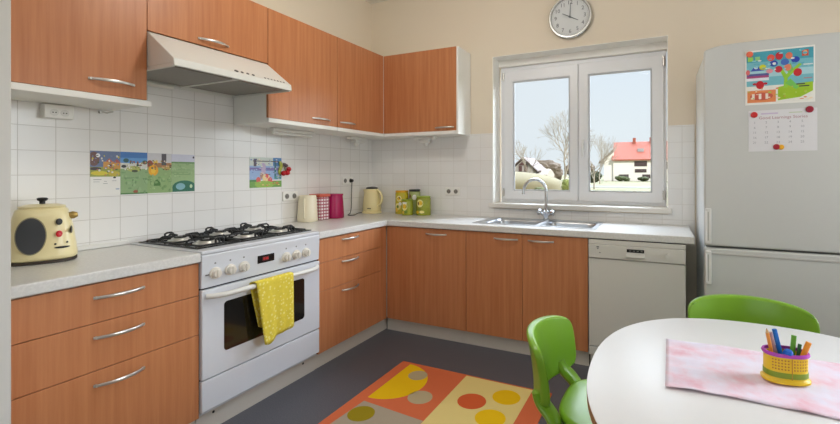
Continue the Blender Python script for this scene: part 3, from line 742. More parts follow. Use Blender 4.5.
flower_jar('printed_jar', 'tall yellow flower-printed jar, leftmost of the jars on the worktop', .434, -.105, .062, .205, (206, 188, 50), fl1, (226, 168, 20), .018)
t = flower_jar('lidded_jar', 'tall glass jar with a black lid behind the short green jar', .560, -.075, .054, .215, (168, 178, 110), [(.5, .75, .4, .12, 4), (-.4, .8, .3, .08, 3)], (40, 42, 44), .02)
flower_jar('printed_jar', 'short green flower-printed jar in front of the black-lidded jar', .553, -.193, .052, .135, (158, 164, 56), [(0, .6, .55, .28, 0), (0, .62, .3, .16, 1), (.3, .25, .3, .1, 2), (-.3, .2, .2, .1, 1), (0, .85, .5, .06, 4)], (150, 165, 40), .012)
flower_jar('printed_jar', 'wide green flower-printed jar, rightmost of the jars on the worktop', .692, -.135, .068, .165, (152, 160, 54), [(0, .68, .5, .22, 0), (.1, .70, .26, .12, 1), (-.2, .66, .12, .08, 3), (0, .36, 1.1, .03, 2), (.3, .2, .35, .08, 0), (-.4, .18, .3, .08, 1)], (150, 170, 40), .012)

# ------------------------------------------------------------------ sheets on the tiles
PL = lambda y0, z0: (lambda u, v, d: (.0062+d, y0+u, z0+v))
picture('printed_sheet', PL(-2.378, 1.203), .1355, .235, [
    (rec(0, .62, 1, 1), (104, 120, 156)), (rec(0, .42, 1, .64), (150, 160, 70)), (ell(.12, .82, .18, .16), (116, 84, 78)), (ell(.25, .9, .07, .045), (232, 232, 236)),
    (rec(.42, .60, 1, .76), (206, 150, 70)), ([(.5, .76), (.62, .84), (.74, .76)], (190, 96, 74)), ([(.74, .74), (.88, .83), (1, .74)], (176, 90, 84)), (rec(.6, .62, .7, .70), (60, 56, 70)),
    (ell(.3, .5, .28, .05), (216, 200, 60)), (ell(.78, .49, .2, .06), (196, 176, 60)), (ell(.16, .60, .2, .035), (70, 60, 60)),
    (ell(.80, .40, .05, .02), (40, 40, 44)), (rec(.1, .35, .36, .362), (150, 150, 152)), (rec(.1, .30, .3, .31), (160, 160, 162)), (rec(.42, .26, .56, .27), (150, 150, 152)), (rec(.45, .31, .54, .32), (150, 150, 152)), (rec(.72, .32, .86, .33), (150, 150, 152)), (rec(.84, .12, .96, .15), (170, 178, 198))]+specks(1, .05, .45, .98, .9, [(216, 200, 60), (206, 120, 90), (70, 90, 60), (120, 130, 160), (226, 220, 210)], 40),
    'leftmost illustrated sheet on the tiles, village picture above white text', 'poster', 'printed sheets on the tiles above the cooker')
picture('printed_sheet', PL(-2.242, 1.203), .1340, .235, [
    (rec(0, .72, 1, 1), (92, 150, 206)), (rec(0, .86, 1, 1), (60, 116, 184)), (rec(0, 0, 1, .64), (140, 170, 120)), (rec(0, .60, 1, .74), (206, 206, 196)),
    (ell(.2, .80, .1, .05), (50, 90, 90)), (ell(.9, .76, .1, .05), (56, 84, 70)), (ell(.12, .66, .09, .035), (44, 50, 54)), (ell(.5, .60, .28, .07), (178, 184, 96)), (ell(.52, .55, .12, .03), (70, 80, 50)), (rec(.6, .68, .66, .78), (140, 80, 60)),
    (rec(.12, .38, .5, .39), (60, 110, 60)), (rec(.12, .32, .7, .33), (130, 180, 110)), (rec(.12, .26, .6, .27), (130, 180, 110)), (ell(.55, .06, .09, .035), (156, 84, 60)), (rec(0, 0, 1, .03), (70, 120, 60))]+specks(2, .02, .58, .98, .80, [(226, 222, 214), (60, 80, 60), (170, 160, 110), (150, 90, 70)], 34)+specks(12, .02, .04, .98, .52, [(150, 180, 130), (120, 156, 104)], 26, .06),
    'illustrated sheet with a blue sky above a green field, second from the left', 'poster', 'printed sheets on the tiles above the cooker')
picture('printed_sheet', PL(-2.108, 1.204), .1325, .233, [
    (rec(0, .74, 1, 1), (206, 204, 206)), (rec(0, 0, 1, .66), (142, 172, 112)), (rec(0, .64, 1, .76), (170, 120, 70)), (rec(.58, .70, .78, .99), (84, 78, 84)), (ell(.1, .74, .12, .08), (150, 74, 50)), (ell(.24, .57, .2, .14), (236, 168, 20)), (ell(.24, .56, .1, .07), (240, 196, 50)), (ell(.34, .78, .1, .05), (226, 190, 60)),
    (ell(.8, .62, .16, .05), (190, 160, 80)), (ell(.4, .18, .14, .16, a0=0, a1=PI), (74, 120, 54)), (rec(.12, .10, .3, .12), (180, 210, 150)), (rec(.08, .4, .8, .41), (140, 186, 110))]+specks(3, .02, .58, .98, .82, [(214, 170, 110), (120, 70, 60), (90, 110, 60), (226, 210, 190)], 34)+specks(13, .02, .04, .98, .5, [(152, 182, 122), (122, 158, 98)], 26, .06),
    'illustrated sheet with a yellow sunflower at its left edge, third from the left', 'poster', 'printed sheets on the tiles above the cooker')
picture('printed_sheet', PL(-1.975, 1.206), .1400, .229, [
    (rec(0, .80, 1, 1), (206, 206, 220)), (rec(0, 0, 1, .80), (150, 178, 124)), (rec(.0, .76, 1, .80), (100, 146, 78)), (ell(.55, .12, .52, .18), (40, 108, 84)), (rec(.04, 0, 1, .12), (40, 108, 84)), (ell(.38, .14, .2, .09), (130, 180, 190)), (ell(.84, .14, .06, .05), (190, 214, 170)), (rec(.1, .58, .8, .59), (96, 140, 76)), (rec(.1, .52, .7, .53), (96, 140, 76)), (rec(.1, .46, .8, .47), (96, 140, 76)), (ell(.95, .93, .04, .03), (60, 60, 80))]+specks(4, .04, .4, .96, .78, [(160, 188, 134), (136, 168, 112)], 26, .05),
    'rightmost of four green illustrated sheets, with a dark teal shape at its foot', 'poster', 'printed sheets on the tiles above the cooker')
picture('printed_sheet', PL(-1.438, 1.212), .2840, .224, [
    (rec(0, .25, 1, 1), (150, 176, 216)), (rec(0, .72, 1, 1), (206, 214, 206)), (rec(.72, .72, 1, 1), (70, 130, 190)), (rec(0, 0, 1, .22), (110, 160, 66)), (rec(0, .56, 1, .66), (120, 110, 170)), (rec(.76, .28, .82, .9), (50, 110, 130)), (rec(.94, .28, .99, .9), (50, 110, 130)), (rec(.76, .28, .99, .36), (60, 140, 130)),
    (rec(.1, .86, .9, .89), (90, 80, 80)), (rec(.12, .70, .2, .95), (90, 78, 92)), (ell(.42, .58, .07, .24), (190, 170, 200)), (ell(.36, .40, .05, .12), (176, 130, 110)), (ell(.5, .30, .12, .16), (236, 210, 150)), (ell(.26, .25, .07, .1), (214, 90, 80)), (ell(.52, .38, .05, .08), (220, 90, 84)), (ell(.62, .24, .07, .1), (216, 84, 76)), (ell(.45, .10, .3, .12), (150, 186, 70)), (rec(0, .20, .2, .26), (70, 130, 60)), (ell(.84, .14, .05, .06), (176, 150, 60))]+specks(5, .03, .25, .97, .95, [(206, 190, 214), (120, 140, 190), (230, 222, 200), (96, 90, 120), (170, 196, 226)], 60, .03)+specks(6, .05, .04, .95, .25, [(214, 90, 80), (150, 186, 70), (240, 200, 120)], 20, .03),
    'blue illustrated sheet on the tiles right of the cooker, under the cherry ornament', 'poster')
t = thing('cherry_ornament', 'red cherry and leaf wall ornament hanging over the corner of the blue sheet', 'ornament', (.02, -1.14, 1.30))
CH = mat('glossy red', (190, 18, 34), .2)
for (y, z, r) in ((-1.118, 1.322, .021), (-1.152, 1.318, .020), (-1.100, 1.350, .019)):
    b = BM(); bmesh.ops.create_uvsphere(b, u_segments=20, v_segments=12, radius=r, matrix=Matrix.Translation((.0085+r, y, z))); obj('cherry', b, CH, t)
b = BM()
for (y, z, ry, rz, a) in ((-1.165, 1.385, .016, .030, .4), (-1.170, 1.352, .016, .026, -.3), (-1.180, 1.325, .012, .022, .2)):
    bmesh.ops.create_uvsphere(b, u_segments=12, v_segments=8, radius=1, matrix=Matrix.Translation((.014, y, z)) @ Matrix.Rotation(a, 4, 'X') @ Matrix.Diagonal((.005, ry, rz, 1)))
obj('leaf', b, mat('leaf yellow green', (170, 176, 70), .5), t)
b = BM()
for (y, z) in ((-1.128, 1.386), (-1.112, 1.378)):
    bmesh.ops.create_uvsphere(b, u_segments=12, v_segments=8, radius=1, matrix=Matrix.Translation((.014, y, z)) @ Matrix.Diagonal((.006, .017, .013, 1)))
obj('dark_leaf', b, mat('dark leaf', (92, 70, 74), .5), t)
b = BM(); tube(b, [(.012, -1.14, 1.40), (.014, -1.135, 1.37), (.014, -1.12, 1.335)], .003, 6); obj('stem', b, mat('stem green', (86, 110, 40), .5), t)

# ------------------------------------------------------------------ wall clock
CX, CZc, CR = 2.026, 2.604, .176
t = thing('wall_clock', 'round silver-rimmed wall clock on the cream wall above the window', 'clock', (CX, -.02, CZc-CR))
def discy(bm, r, ya, yb, mi=0, n=64): cyl(bm, (CX, ya, CZc), (CX, yb, CZc), r, n, mi)
b = BM(); discy(b, .160, -.001, -.024); obj('case', b, STEEL, t)
b = BM(); rings = []
for (r, y) in ((.166, -.012), (CR, -.018), (CR+.001, -.030), (.170, -.040), (.160, -.040), (.153, -.030), (.153, -.0245)):
    rings.append([(CX+r*math.cos(2*PI*i/72), y, CZc+r*math.sin(2*PI*i/72)) for i in range(72)])
ring_surface(b, rings+[rings[0]], caps=False); bmesh.ops.remove_doubles(b, verts=b.verts, dist=1e-5); obj('rim', b, mat('silver rim', (196, 196, 194), .25, .8), t)
b = BM(); discy(b, .152, -.0245, -.027); dl = obj('dial', b, mat('dial grey white', (214, 216, 216), .5, var=.01), t)
b = BM(); TH = -.0  # tilt of the dial
for k in range(1, 13):
    a = PI/2-2*PI*k/12
    text_bm(b, str(k), .045, M_BACK(CX+.119*math.cos(a), -.0275, CZc+.119*math.sin(a)), 0, .0004)
for k in range(60):
    a = 2*PI*k/60; r0, r1 = (.140, .148)
    for r in (r0,):
        tube(b, [(CX+r0*math.cos(a), -.0275, CZc+r0*math.sin(a)), (CX+r1*math.cos(a), -.0275, CZc+r1*math.sin(a))], .0007, 4)
obj('numerals', b, mat('numeral grey', (92, 94, 96), .5), dl)
def hand(name, ang, L, w, back, y):
    b = BM(); a = PI/2-ang; d = Vector((math.cos(a), 0, math.sin(a))); n = Vector((-math.sin(a), 0, math.cos(a)))
    c = Vector((CX, y, CZc)); q = [c-d*back-n*w, c-d*back+n*w, c+d*L+n*w*.6, c+d*L-n*w*.6]
    A = [b.verts.new(p) for p in q]; B = [b.verts.new(p+Vector((0, -.0015, 0))) for p in q]
    face(b, A); face(b, B[::-1])
    for i in range(4): face(b, [A[i], A[(i+1) % 4], B[(i+1) % 4], B[i]])
    obj(name, b, mat('hand grey', (78, 80, 84), .4), t)
hand('hour_hand', 2*PI*3.95/12, .075, .004, .01, -.0300)
hand('minute_hand', 2*PI*.4/60*1, .115, .003, .01, -.0320)
hand('second_hand', 2*PI*50/60-.04, .070, .0035, .0, -.0340)
b = BM(); discy(b, .008, -.028, -.0375, n=20); obj('hub', b, mat('hand grey', (78, 80, 84), .4), t)

# ------------------------------------------------------------------ fridge
FXa, FXb = 2.937, 3.690
t = thing('fridge_freezer', 'tall white fridge freezer with a picture and calendar on its door', 'fridge', (3.29, -.33, 0))
b = BM(); box(b, FXa+.002, FXb-.002, -.600, -.03, .04, 2.030); obj('cabinet', b, mat('fridge side enamel', (226, 230, 232), .3, var=.01), t, bevel=.008)
b = BM(); box(b, FXa+.02, FXb-.02, -.58, -.06, 0, .039); obj('feet_plinth', b, DARK, t)
b = BM(); box(b, FXa+.012, FXb-.012, -.612, -.600, .05, 2.02); obj('door_seal', b, mat('grey seal', (120, 118, 114), .6), t)
def fridge_door(z0, z1, arch):
    b = BM(); n = 40; out = [(FXa, z0), (FXb, z0)]
    for i in range(n+1):
        u = 1-i/n; out.append((FXa+(FXb-FXa)*u, z1+arch*(1-abs(2*u-1)**6)))
    prism(b, out, 'y', -.612, -.660); return obj('door', b, FRIDGEM, t, bevel=.010, seg=3)
dt = fridge_door(.882, 2.046, .030); db = fridge_door(.055, .870, 0)
b = BM(); box(b, FXa+.01, FXb-.005, -.664, -.6602, .832, .842); obj('door_lip', b, mat('lip grey', (196, 193, 188), .4), db, bevel=.001)
for (par, z0, z1) in ((dt, .895, 1.105), (db, .655, .853)):
    b = BM(); box(b, FXa+.004, FXa+.034, -.684, -.6605, z0, z1); box(b, FXa+.003, FXa+.010, -.690, -.6605, z0+.015, z1-.015)
    h = obj('handle', b, mat('fridge handle', (228, 226, 222), .3), par, bevel=.005)
    b = BM(); box(b, FXa+.016, FXa+.020, -.6850, -.6835, z0+.02, z1-.02); obj('grip_groove', b, mat('groove grey', (176, 172, 166), .5), h)
b = BM(); cyl(b, (3.60, -.6605, .846), (3.60, -.668, .846), .006, 14); obj('door_lock', b, STEEL, db)

PF = lambda x0, z0: (lambda u, v, d: (x0+u, -.6605-d, z0+v))
FY = -.6605
S = [(rec(.02, .03, .98, .97), (118, 186, 198)), (rec(.02, .78, .98, .97), (70, 160, 178)), (rec(.02, .5, .98, .62), (170, 212, 220)), (rec(.02, .44, .35, .50), (232, 230, 236)),
     (rec(.02, .52, .35, .57), (86, 90, 150)), (rec(.02, .49, .35, .53), (170, 70, 120)), ([(.08, .62), (.28, .62), (.24, .69), (.12, .68)], (60, 84, 176)),
     (rec(.02, .03, .98, .34), (236, 234, 226)), ([(.48, .06), (.80, .10), (.97, .2), (.97, .36), (.7, .34), (.48, .3)], (158, 196, 40)), (rec(.03, .04, .45, .26), (230, 140, 84)), (ell(.24, .15, .17, .07), (206, 92, 70)),
     (rec(.10, .1, .14, .2), (240, 224, 210)), (rec(.2, .1, .24, .2), (240, 224, 210)), (rec(.3, .1, .34, .2), (240, 224, 210)),
     (ell(.22, .36, .06, .075), (196, 24, 38)), (ell(.14, .38, .03, .02), (196, 24, 38)), (ell(.30, .38, .03, .02), (196, 24, 38)),
     ([(.56, .28), (.62, .28), (.62, .45), (.82, .68), (.78, .70), (.60, .52), (.54, .64), (.50, .62), (.57, .44)], (150, 206, 60)), ([(.58, .36), (.74, .24), (.78, .28), (.66, .44)], (120, 196, 90)), ([(.64, .52), (.70, .60), (.66, .72), (.60, .6)], (130, 190, 90)),
     (ell(.38, .84, .055, .06), (230, 90, 70)), (ell(.50, .86, .055, .07), (200, 40, 50)), (ell(.64, .85, .05, .06), (224, 120, 90)), (ell(.62, .64, .05, .06), (226, 130, 100)), (ell(.76, .54, .06, .07), (206, 40, 48)), (ell(.49, .62, .055, .06), (196, 40, 60)),
     (ell(.42, .73, .06, .055), (44, 70, 168)), (ell(.58, .74, .06, .055), (70, 110, 190)), (ell(.73, .77, .06, .055), (40, 66, 172)), (ell(.26, .68, .05, .05), (206, 206, 40)), (ell(.36, .6, .05, .04), (226, 150, 160)),
     (rec(.82, .82, .91, .93), (206, 84, 60)), (ell(.865, .88, .03, .04), (230, 176, 120)), (rec(.04, .80, .12, .88), (150, 206, 90)), (rec(.15, .81, .22, .88), (150, 206, 130)), (ell(.04, .6, .03, .05), (220, 110, 110)),
     (rec(.78, .28, .92, .30), (60, 60, 70)), (rec(.74, .32, .86, .34), (60, 60, 70)), (rec(.84, .42, .96, .435), (190, 120, 130)), (rec(.84, .66, .97, .68), (226, 232, 232))]
picture('childrens_poster', PF(3.145, 1.705), .322, .312, S+specks(7, .05, .6, .95, .95, [(150, 206, 216), (90, 170, 190), (236, 236, 230)], 26, .03)+specks(8, .04, .06, .95, .3, [(226, 150, 100), (176, 206, 80), (240, 220, 190)], 24, .025), 'colourful childrens poster with a green tree figure on the fridge door', 'poster', base=(240, 238, 232))
# calendar sheet
b = BM()
def P2(u, v, d): return (3.160+u, FY-d, 1.438+v)
box(b, 3.160, 3.476, FY-.0012, FY, 1.438, 1.672, 0)
text_bm(b, 'Good Learnings Stories', .0235, M_BACK(3.322, FY-.0014, 1.628), 1, .0001)
num = 0
for r in range(5):
    for c in range(5):
        num += 1
        text_bm(b, str(num), .018, M_BACK(3.190+c*.055, FY-.0014, 1.602-r*.0285), 2, .0001)
box(b, 3.22, 3.30, FY-.0014, FY-.0012, 1.648, 1.656, 3); box(b, 3.35, 3.41, FY-.0014, FY-.0012, 1.650, 1.655, 4)
tag(obj('calendar_sheet', b, [mat('calendar paper', (226, 224, 226), .5, var=.01), mat('rose print', (176, 120, 128), .5), mat('pale grey print', (160, 158, 164), .5), mat('lilac print', (206, 190, 214), .5), mat('pale green print', (196, 206, 176), .5)], origin=(3.318, FY, 1.438)),
    'white calendar sheet of numbers below the poster on the fridge door', 'calendar')
def magnet(x, z, r, rgb, label, d0=.0022):
    b = BM(); prof = [(r, 0), (r, .003), (r*.85, .006), (r*.4, .0075), (.0005, .008)]
    rings = [[(x+a*math.cos(2*PI*i/24), FY-d0-h, z+a*math.sin(2*PI*i/24)) for i in range(24)] for a, h in prof]
    ring_surface(b, rings); tag(obj('fridge_magnet', b, mat('magnet %d %d %d' % rgb, rgb, .3), origin=(x, FY, z)), label, 'magnet', 'round magnets on the fridge door')
magnet(3.166, 1.997, .017, (232, 110, 76), 'orange round magnet at the top left corner of the poster', .0035)
magnet(3.187, 1.648, .017, (206, 40, 40), 'bright red round magnet at the left top corner of the calendar')
magnet(3.442, 1.664, .018, (156, 24, 52), 'dark crimson round magnet at the right top corner of the calendar')
magnet(3.292, 1.462, .016, (176, 26, 44), 'red round magnet at the bottom centre of the calendar', .0022)
magnet(3.314, 1.460, .014, (238, 176, 40), 'yellow round magnet half behind the red one on the calendar', .0013)

# ------------------------------------------------------------------ table, runner, pencil cup
TX, TY, TA, TB, TN, TZ = 3.02, -2.22, .52, .60, 2.3, .74
t = thing('dining_table', 'rounded white dining table with a beech edge in the right foreground', 'table', (TX, TY, 0))
b = BM()
def tring(s, z, n=96):
    r = []
    for i in range(n):
        a = 2*PI*i/n; ct, st = math.cos(a), math.sin(a); k = (abs(ct)**TN+abs(st)**TN)**(-1/TN)
        r.append((TX+(TA-s)*k*ct, TY+(TB-s)*k*st, z))
    return r
ring_surface(b, [tring(.0015, .7375), tring(.0, .738), tring(.0, .7395), tring(.0015, TZ)]); obj('tabletop', b, TABLETOP, t, sharp=50)
b = BM(); ring_surface(b, [tring(.004, .712), tring(.0, .714), tring(.0, .7372)]); obj('edge_band', b, EDGE, t, sharp=50)
TM = mat('grey metal leg', (150, 150, 152), .35, .8)
b = BM(); lathe(b, [(.045, .03), (.045, .68), (.09, .70), (.16, .7115)], (TX, TY, 0), 32); obj('pedestal', b, TM, t)
for k in range(4):
    a = PI/4+k*PI/2; b = BM(); tube(b, [(TX+.03*math.cos(a), TY+.03*math.sin(a), .05), (TX+.15*math.cos(a), TY+.15*math.sin(a), .035), (TX+.26*math.cos(a), TY+.26*math.sin(a), .018)], [.024, .021, .018], 12); obj('foot', b, TM, t)
# table runner with soft wrinkles
b = BM(); nx, ny = 60, 26; RX0, RX1, RY0, RY1 = 2.704, 3.44, -2.305, -1.935
G = []
for j in range(ny+1):
    row = []
    for i in range(nx+1):
        u, v = i/nx, j/ny; x = RX0+(RX1-RX0)*u+.008*(1-u)*(v); y = RY0+(RY1-RY0)*v + .006*math.sin(u*8)*(1-v) + .010*math.sin(u*3.1)*(1-v)
        z = TZ+.0034+.0028*math.sin(y*90+math.sin(x*12)*2)*(.5+.5*math.sin(x*7+1)) + (.004*max(0, math.sin(u*19))**3 if v < .06 else 0)
        z = max(z, TZ+.0012)
        row.append(b.verts.new((x, y, z)))
    G.append(row)
for r1, r2 in zip(G, G[1:]):
    for i in range(nx): face(b, [r1[i], r1[i+1], r2[i+1], r2[i]], 0, True)
rn = obj('table_runner', b, runner_mat(), origin=(3.05, -2.12, TZ), sharp=80)
mm = rn.modifiers.new('thick', 'SOLIDIFY'); mm.thickness = .001; mm.offset = 1
tag(rn, 'crumpled pale pink and white cloth runner lying across the white table', 'table runner')
# pencil cup
PX, PY, PZ = 3.006, -2.128, TZ+.0066
t = thing('pencil_cup', 'oval yellow pencil cup with a purple rim on the table runner', 'cup', (PX, PY, PZ))
YL = mat('yellow cup plastic', (236, 196, 36), .4, var=.03)
RO = math.radians(12)
b = BM(); lathe(b, [(.054, 0), (.058, .002), (.058, .008), (.053, .011), (.051, .013), (.051, .072), (.048, .072), (.047, .010), (.001, .010)], (PX, PY, PZ), 48, sy=.66, e=2.4, rot=RO); obj('body', b, YL, t, sharp=50)
b = BM(); lathe(b, [(.049, 0), (.054, .0), (.056, .004), (.054, .009), (.049, .009)], (PX, PY, PZ+.0722), 48, sy=.68, e=2.4, rot=RO, caps=False); obj('rim', b, mat('purple plastic', (176, 66, 176), .35), t, sharp=50)
b = BM(); lathe(b, [(.0513, 0), (.0522, .001), (.0522, .014), (.0513, .015)], (PX, PY, PZ+.016), 48, sy=.67, e=2.4, rot=RO, caps=False); obj('green_band', b, mat('green print band', (128, 150, 30), .5), t)
b = BM()
import itertools
def cup_pt(a, z, d):
    k = (abs(math.cos(a))**2.4+abs(math.sin(a))**2.4)**(-1/2.4); x, y = (.051+d)*k*math.cos(a), (.051+d)*k*math.sin(a)*.66
    return Vector((PX+x*math.cos(RO)-y*math.sin(RO), PY+x*math.sin(RO)+y*math.cos(RO), PZ+z))
for k, (a, z) in enumerate(itertools.product([-PI/2+.14*i for i in range(-6, 7) if i], [.040, .048, .056, .064])):
    p = cup_pt(a, z, .0004); n = (p-Vector((PX, PY, p.z))).normalized(); cyl(b, p-n*.0005, p+n*.0006, .0022, 6)
tube(b, [cup_pt(-PI/2+.02, .014, .0008), cup_pt(-PI/2+.02, .070, .0008)], .0012, 6)
obj('printed_dots', b, mat('ochre print', (190, 130, 40), .5), t)
def pen(name, label, x, y, x2, y2, ztop, rgb, r=.0042, tip=None, tiprgb=(70, 50, 40), ball=0):
    z0 = PZ+.0125
    t = thing(name, label, name.split('_')[-1], (x, y, z0), 'pencils and pens in the yellow cup')
    p, q = Vector((x, y, z0)), Vector((x2, y2, ztop)); d = (q-p).normalized()
    b = BM(); tube(b, [p, q-d*.012 if tip else q], r, 6 if tip == 'pencil' else 14); bd = obj('barrel', b, mat('pen %d %d %d' % rgb, rgb, .35), t, bevel=.0006)
    if tip == 'pencil':
        b = BM(); tube(b, [q-d*.012, q-d*.003], [r*.98, r*.35], 10); obj('sharpened_wood', b, mat('pencil wood', (216, 176, 122), .7), t)
        b = BM(); tube(b, [q-d*.003, q], [r*.35, .0004], 8); obj('lead', b, mat('lead %d' % tiprgb[0], tiprgb, .6), t)
    if ball:
        b = BM(); tube(b, [q-d*.001, q+d*.004, q+d*.014, q+d*.020, q+d*.022], [r*1.1, ball, ball, ball*.7, .001], 18); obj('cap', b, mat('pen %d %d %d' % rgb, rgb, .35), t)
# (base inside the cup, top where it shows)
pen('orange_pencil', 'orange pencil leaning left at the left end of the yellow cup', 2.984, -2.135, 2.962, -2.135, PZ+.137, (232, 150, 60), .0048, 'pencil', (160, 80, 30))
pen('mauve_pencil', 'mauve pencil beside the orange pencil in the yellow cup', 2.995, -2.130, 2.972, -2.126, PZ+.125, (176, 140, 150), .005)
pen('blue_pen', 'tall blue felt pen leaning left in the yellow cup', 3.007, -2.128, 2.983, -2.119, PZ+.133, (20, 110, 196), .0060)
pen('blue_marker', 'short blue marker with a ball cap at the middle of the yellow cup', 3.003, -2.138, 3.006, -2.152, PZ+.072, (24, 100, 200), .0060, ball=.0115)
pen('light_green_pen', 'light green felt pen standing right of centre in the yellow cup', 3.020, -2.118, 3.031, -2.106, PZ+.118, (104, 170, 50), .0062)
pen('dark_green_pencil', 'dark green pencil behind the orange pen in the yellow cup', 3.028, -2.122, 3.043, -2.112, PZ+.098, (40, 96, 50), .0045)
pen('orange_pen', 'thick orange felt pen leaning right at the right end of the yellow cup', 3.024, -2.136, 3.058, -2.130, PZ+.112, (240, 150, 34), .0066)

# ------------------------------------------------------------------ chairs (local frame: sitter looks towards +y)
def make_chair(label):
    t = thing('plastic_chair', label, 'chair', (0, 0, 0), 'green plastic chairs at the table')
    # backrest: curved shell, rounded outline with arched top
    def shell_pt(u, v, W=.212, z0=.468, z1=.692):
        # superellipse map of the square to the rounded outline
        e = 6.5; k = (abs(u)**e+abs(v)**e)**(1/e) if (u or v) else 1; m = max(abs(u), abs(v)); s = m/k if k else 1
        uu, vv = u*s, v*s
        x = W*uu*(1-.05*(1-vv)/2); zc = (z0+z1)/2; hz = (z1-z0)/2
        z = zc+hz*vv+(.013*(1-uu*uu) if vv > 0 else .012*(1-uu*uu))*vv
        y = -.225-.085*(1-uu*uu)-.030*(vv+1)/2+.008*(1-vv*vv)
        return Vector((x, y, z))
    n = 20; b = BM(); th = .014
    Fv = [[shell_pt(-1+2*i/n, -1+2*j/n) for i in range(n+1)] for j in range(n+1)]
    def nrm(i, j):
        a = Fv[j][min(i+1, n)]-Fv[j][max(i-1, 0)]; c = Fv[min(j+1, n)][i]-Fv[max(j-1, 0)][i]; q = a.cross(c); return q.normalized() if q.length > 1e-9 else Vector((0, -1, 0))
    V1 = [[b.verts.new(Fv[j][i]) for i in range(n+1)] for j in range(n+1)]
    V2 = []
    for j in range(n+1):
        row = []
        for i in range(n+1):
            u, v = abs(-1+2*i/n), abs(-1+2*j/n); m = max(u, v); k = th*(1.6-.6*(1 if m < .9 else 1)); 
            p = Fv[j][i]+Vector((0, -1, 0))*.034; row.append(b.verts.new(p))
        V2.append(row)
    for j in range(n):
        for i in range(n):
            face(b, [V1[j][i], V1[j][i+1], V1[j+1][i+1], V1[j+1][i]], 0, True); face(b, [V2[j][i], V2[j+1][i], V2[j+1][i+1], V2[j][i+1]], 0, True)
    loop = [(i, 0) for i in range(n)]+[(n, j) for j in range(n)]+[(n-i, n) for i in range(n)]+[(0, n-j) for j in range(n)]
    for k in range(len(loop)):
        (a, c), (d, e) = loop[k], loop[(k+1) % len(loop)]
        face(b, [V1[c][a], V1[e][d], V2[e][d], V2[c][a]], 0, True)
    obj('backrest', b, GREEN, t, bevel=.009, seg=3, sharp=70)
    # seat
    b = BM()
    def sring(s, z, n=56):
        r = []
        for i in range(n):
            a = 2*PI*i/n; ct, st = math.cos(a), math.sin(a); e = 3.2; k = (abs(ct)**e+abs(st)**e)**(-1/e)
            x, y = k*ct*.212*s, k*st*.215*s
            x *= 1+.08*(y/.2)
            r.append((x, y-.020, z-.012*max(0, y-.12)*4+.0*x))
        return r
    ring_surface(b, [sring(.93, .415), sring(.985, .419), sring(1.0, .431), sring(.985, .443), sring(.93, .446), sring(.7, .440), sring(.3, .436), sring(.02, .435)])
    obj('seat', b, GREEN, t, sharp=80)
    for s in (-1, 1):
        b = BM(); tube(b, smooth_pts([(s*.150, -.290, .515), (s*.152, -.275, .475), (s*.160, -.232, .43), (s*.175, -.222, .38), (s*.195, -.25, .18), (s*.205, -.27, .0)], 4), .025, 14, flat=(1.6, .9), up=(1, 0, 0)); obj('rear_leg', b, GREEN, t)
        b = BM(); tube(b, [(s*.175, .16, .402), (s*.185, .175, .30), (s*.20, .195, 0)], [.020, .019, .015], 14); obj('leg', b, GREEN, t)
    b = BM(); tube(b, [(-.18, -.215, .395), (.18, -.215, .395)], .014, 10); obj('cross_rail', b, GREEN, t)
    return t
c1 = make_chair('lime green plastic chair on the rug side, left of the table')
c2 = dup(c1, (3.040, -1.745, 0), PI+.02, 'lime green plastic chair behind the table in front of the fridge'); c2.scale = (1.10, 1.10, 1.10)
a1 = -PI/2-.05
c1.rotation_euler = (0, 0, a1)
# place so that the backrest centre (local 0,-.31) lands at (2.30,-1.88)
ca, sa = math.cos(a1), math.sin(a1)
c1.location = (2.270-(.31)*sa*1., -1.872+.31*ca, 0)

# ------------------------------------------------------------------ rug
RG = dict(o=(208, 108, 70), y=(226, 204, 132), g=(168, 154, 134), d=(232, 188, 24), gc=(178, 162, 128), ol=(150, 132, 28), oc=(206, 94, 52))
bm = BM(); mats = []; idx = {}
def rmi(k):
    if k not in idx: idx[k] = len(mats); mats.append(mat('rug wool '+k, RG[k], .95, var=.07, vscale=350, spec=.1, bump=.6, bscale=500))
    return idx[k]
def rpoly(pts, k, z):
    mi = rmi(k); A = [bm.verts.new((x, y, .0035)) for x, y in pts]; B = [bm.verts.new((x, y, z)) for x, y in pts]
    face(bm, B, mi); face(bm, A[::-1], mi)
    for i in range(len(pts)): face(bm, [A[i], A[(i+1) % len(pts)], B[(i+1) % len(pts)], B[i]], mi)
box(bm, 1.068, 2.110, -2.70, -1.060, .0005, .008, rmi('o'))
rpoly(rec(1.557, -2.02, 1.996, -1.072), 'y', .0083)
rpoly([(1.145, -1.590), (1.555, -1.622), (1.555, -2.20), (1.10, -2.20)], 'g', .0083)
rpoly(rec(1.60, -2.62, 2.06, -2.06), 'g', .0083); rpoly(rec(1.12, -2.62, 1.555, -2.25), 'y', .0083)
rpoly([(1.14, -1.085), (1.14, -1.550)]+[(1.14+.235*math.cos(a), -1.3175+.2325*math.sin(a)) for a in [(-PI/2+PI*k/24) for k in range(1, 24)]], 'd', .0086)
rpoly(ell(1.270, -1.200, .062, n=32), 'gc', .0089); rpoly(ell(1.419, -1.424, .073, n=32), 'gc', .0086); rpoly(ell(1.213, -1.702, .074, n=32), 'ol', .0089)
rpoly(ell(1.711, -1.338, .083, n=32), 'oc', .0086); rpoly(ell(1.878, -1.215, .082, n=32), 'd', .0086); rpoly(ell(1.868, -1.450, .083, n=32), 'd', .0086)
rpoly(ell(1.70, -1.70, .09, n=32), 'oc', .0086); rpoly(ell(1.38, -1.95, .09, n=32), 'd', .0089); rpoly(ell(1.82, -2.3, .12, n=32), 'd', .0086)
tag(obj('patterned_rug', bm, mats, origin=(1.6, -1.9, 0)), 'orange rug with yellow and grey panels and coloured circles on the slate floor', 'rug')

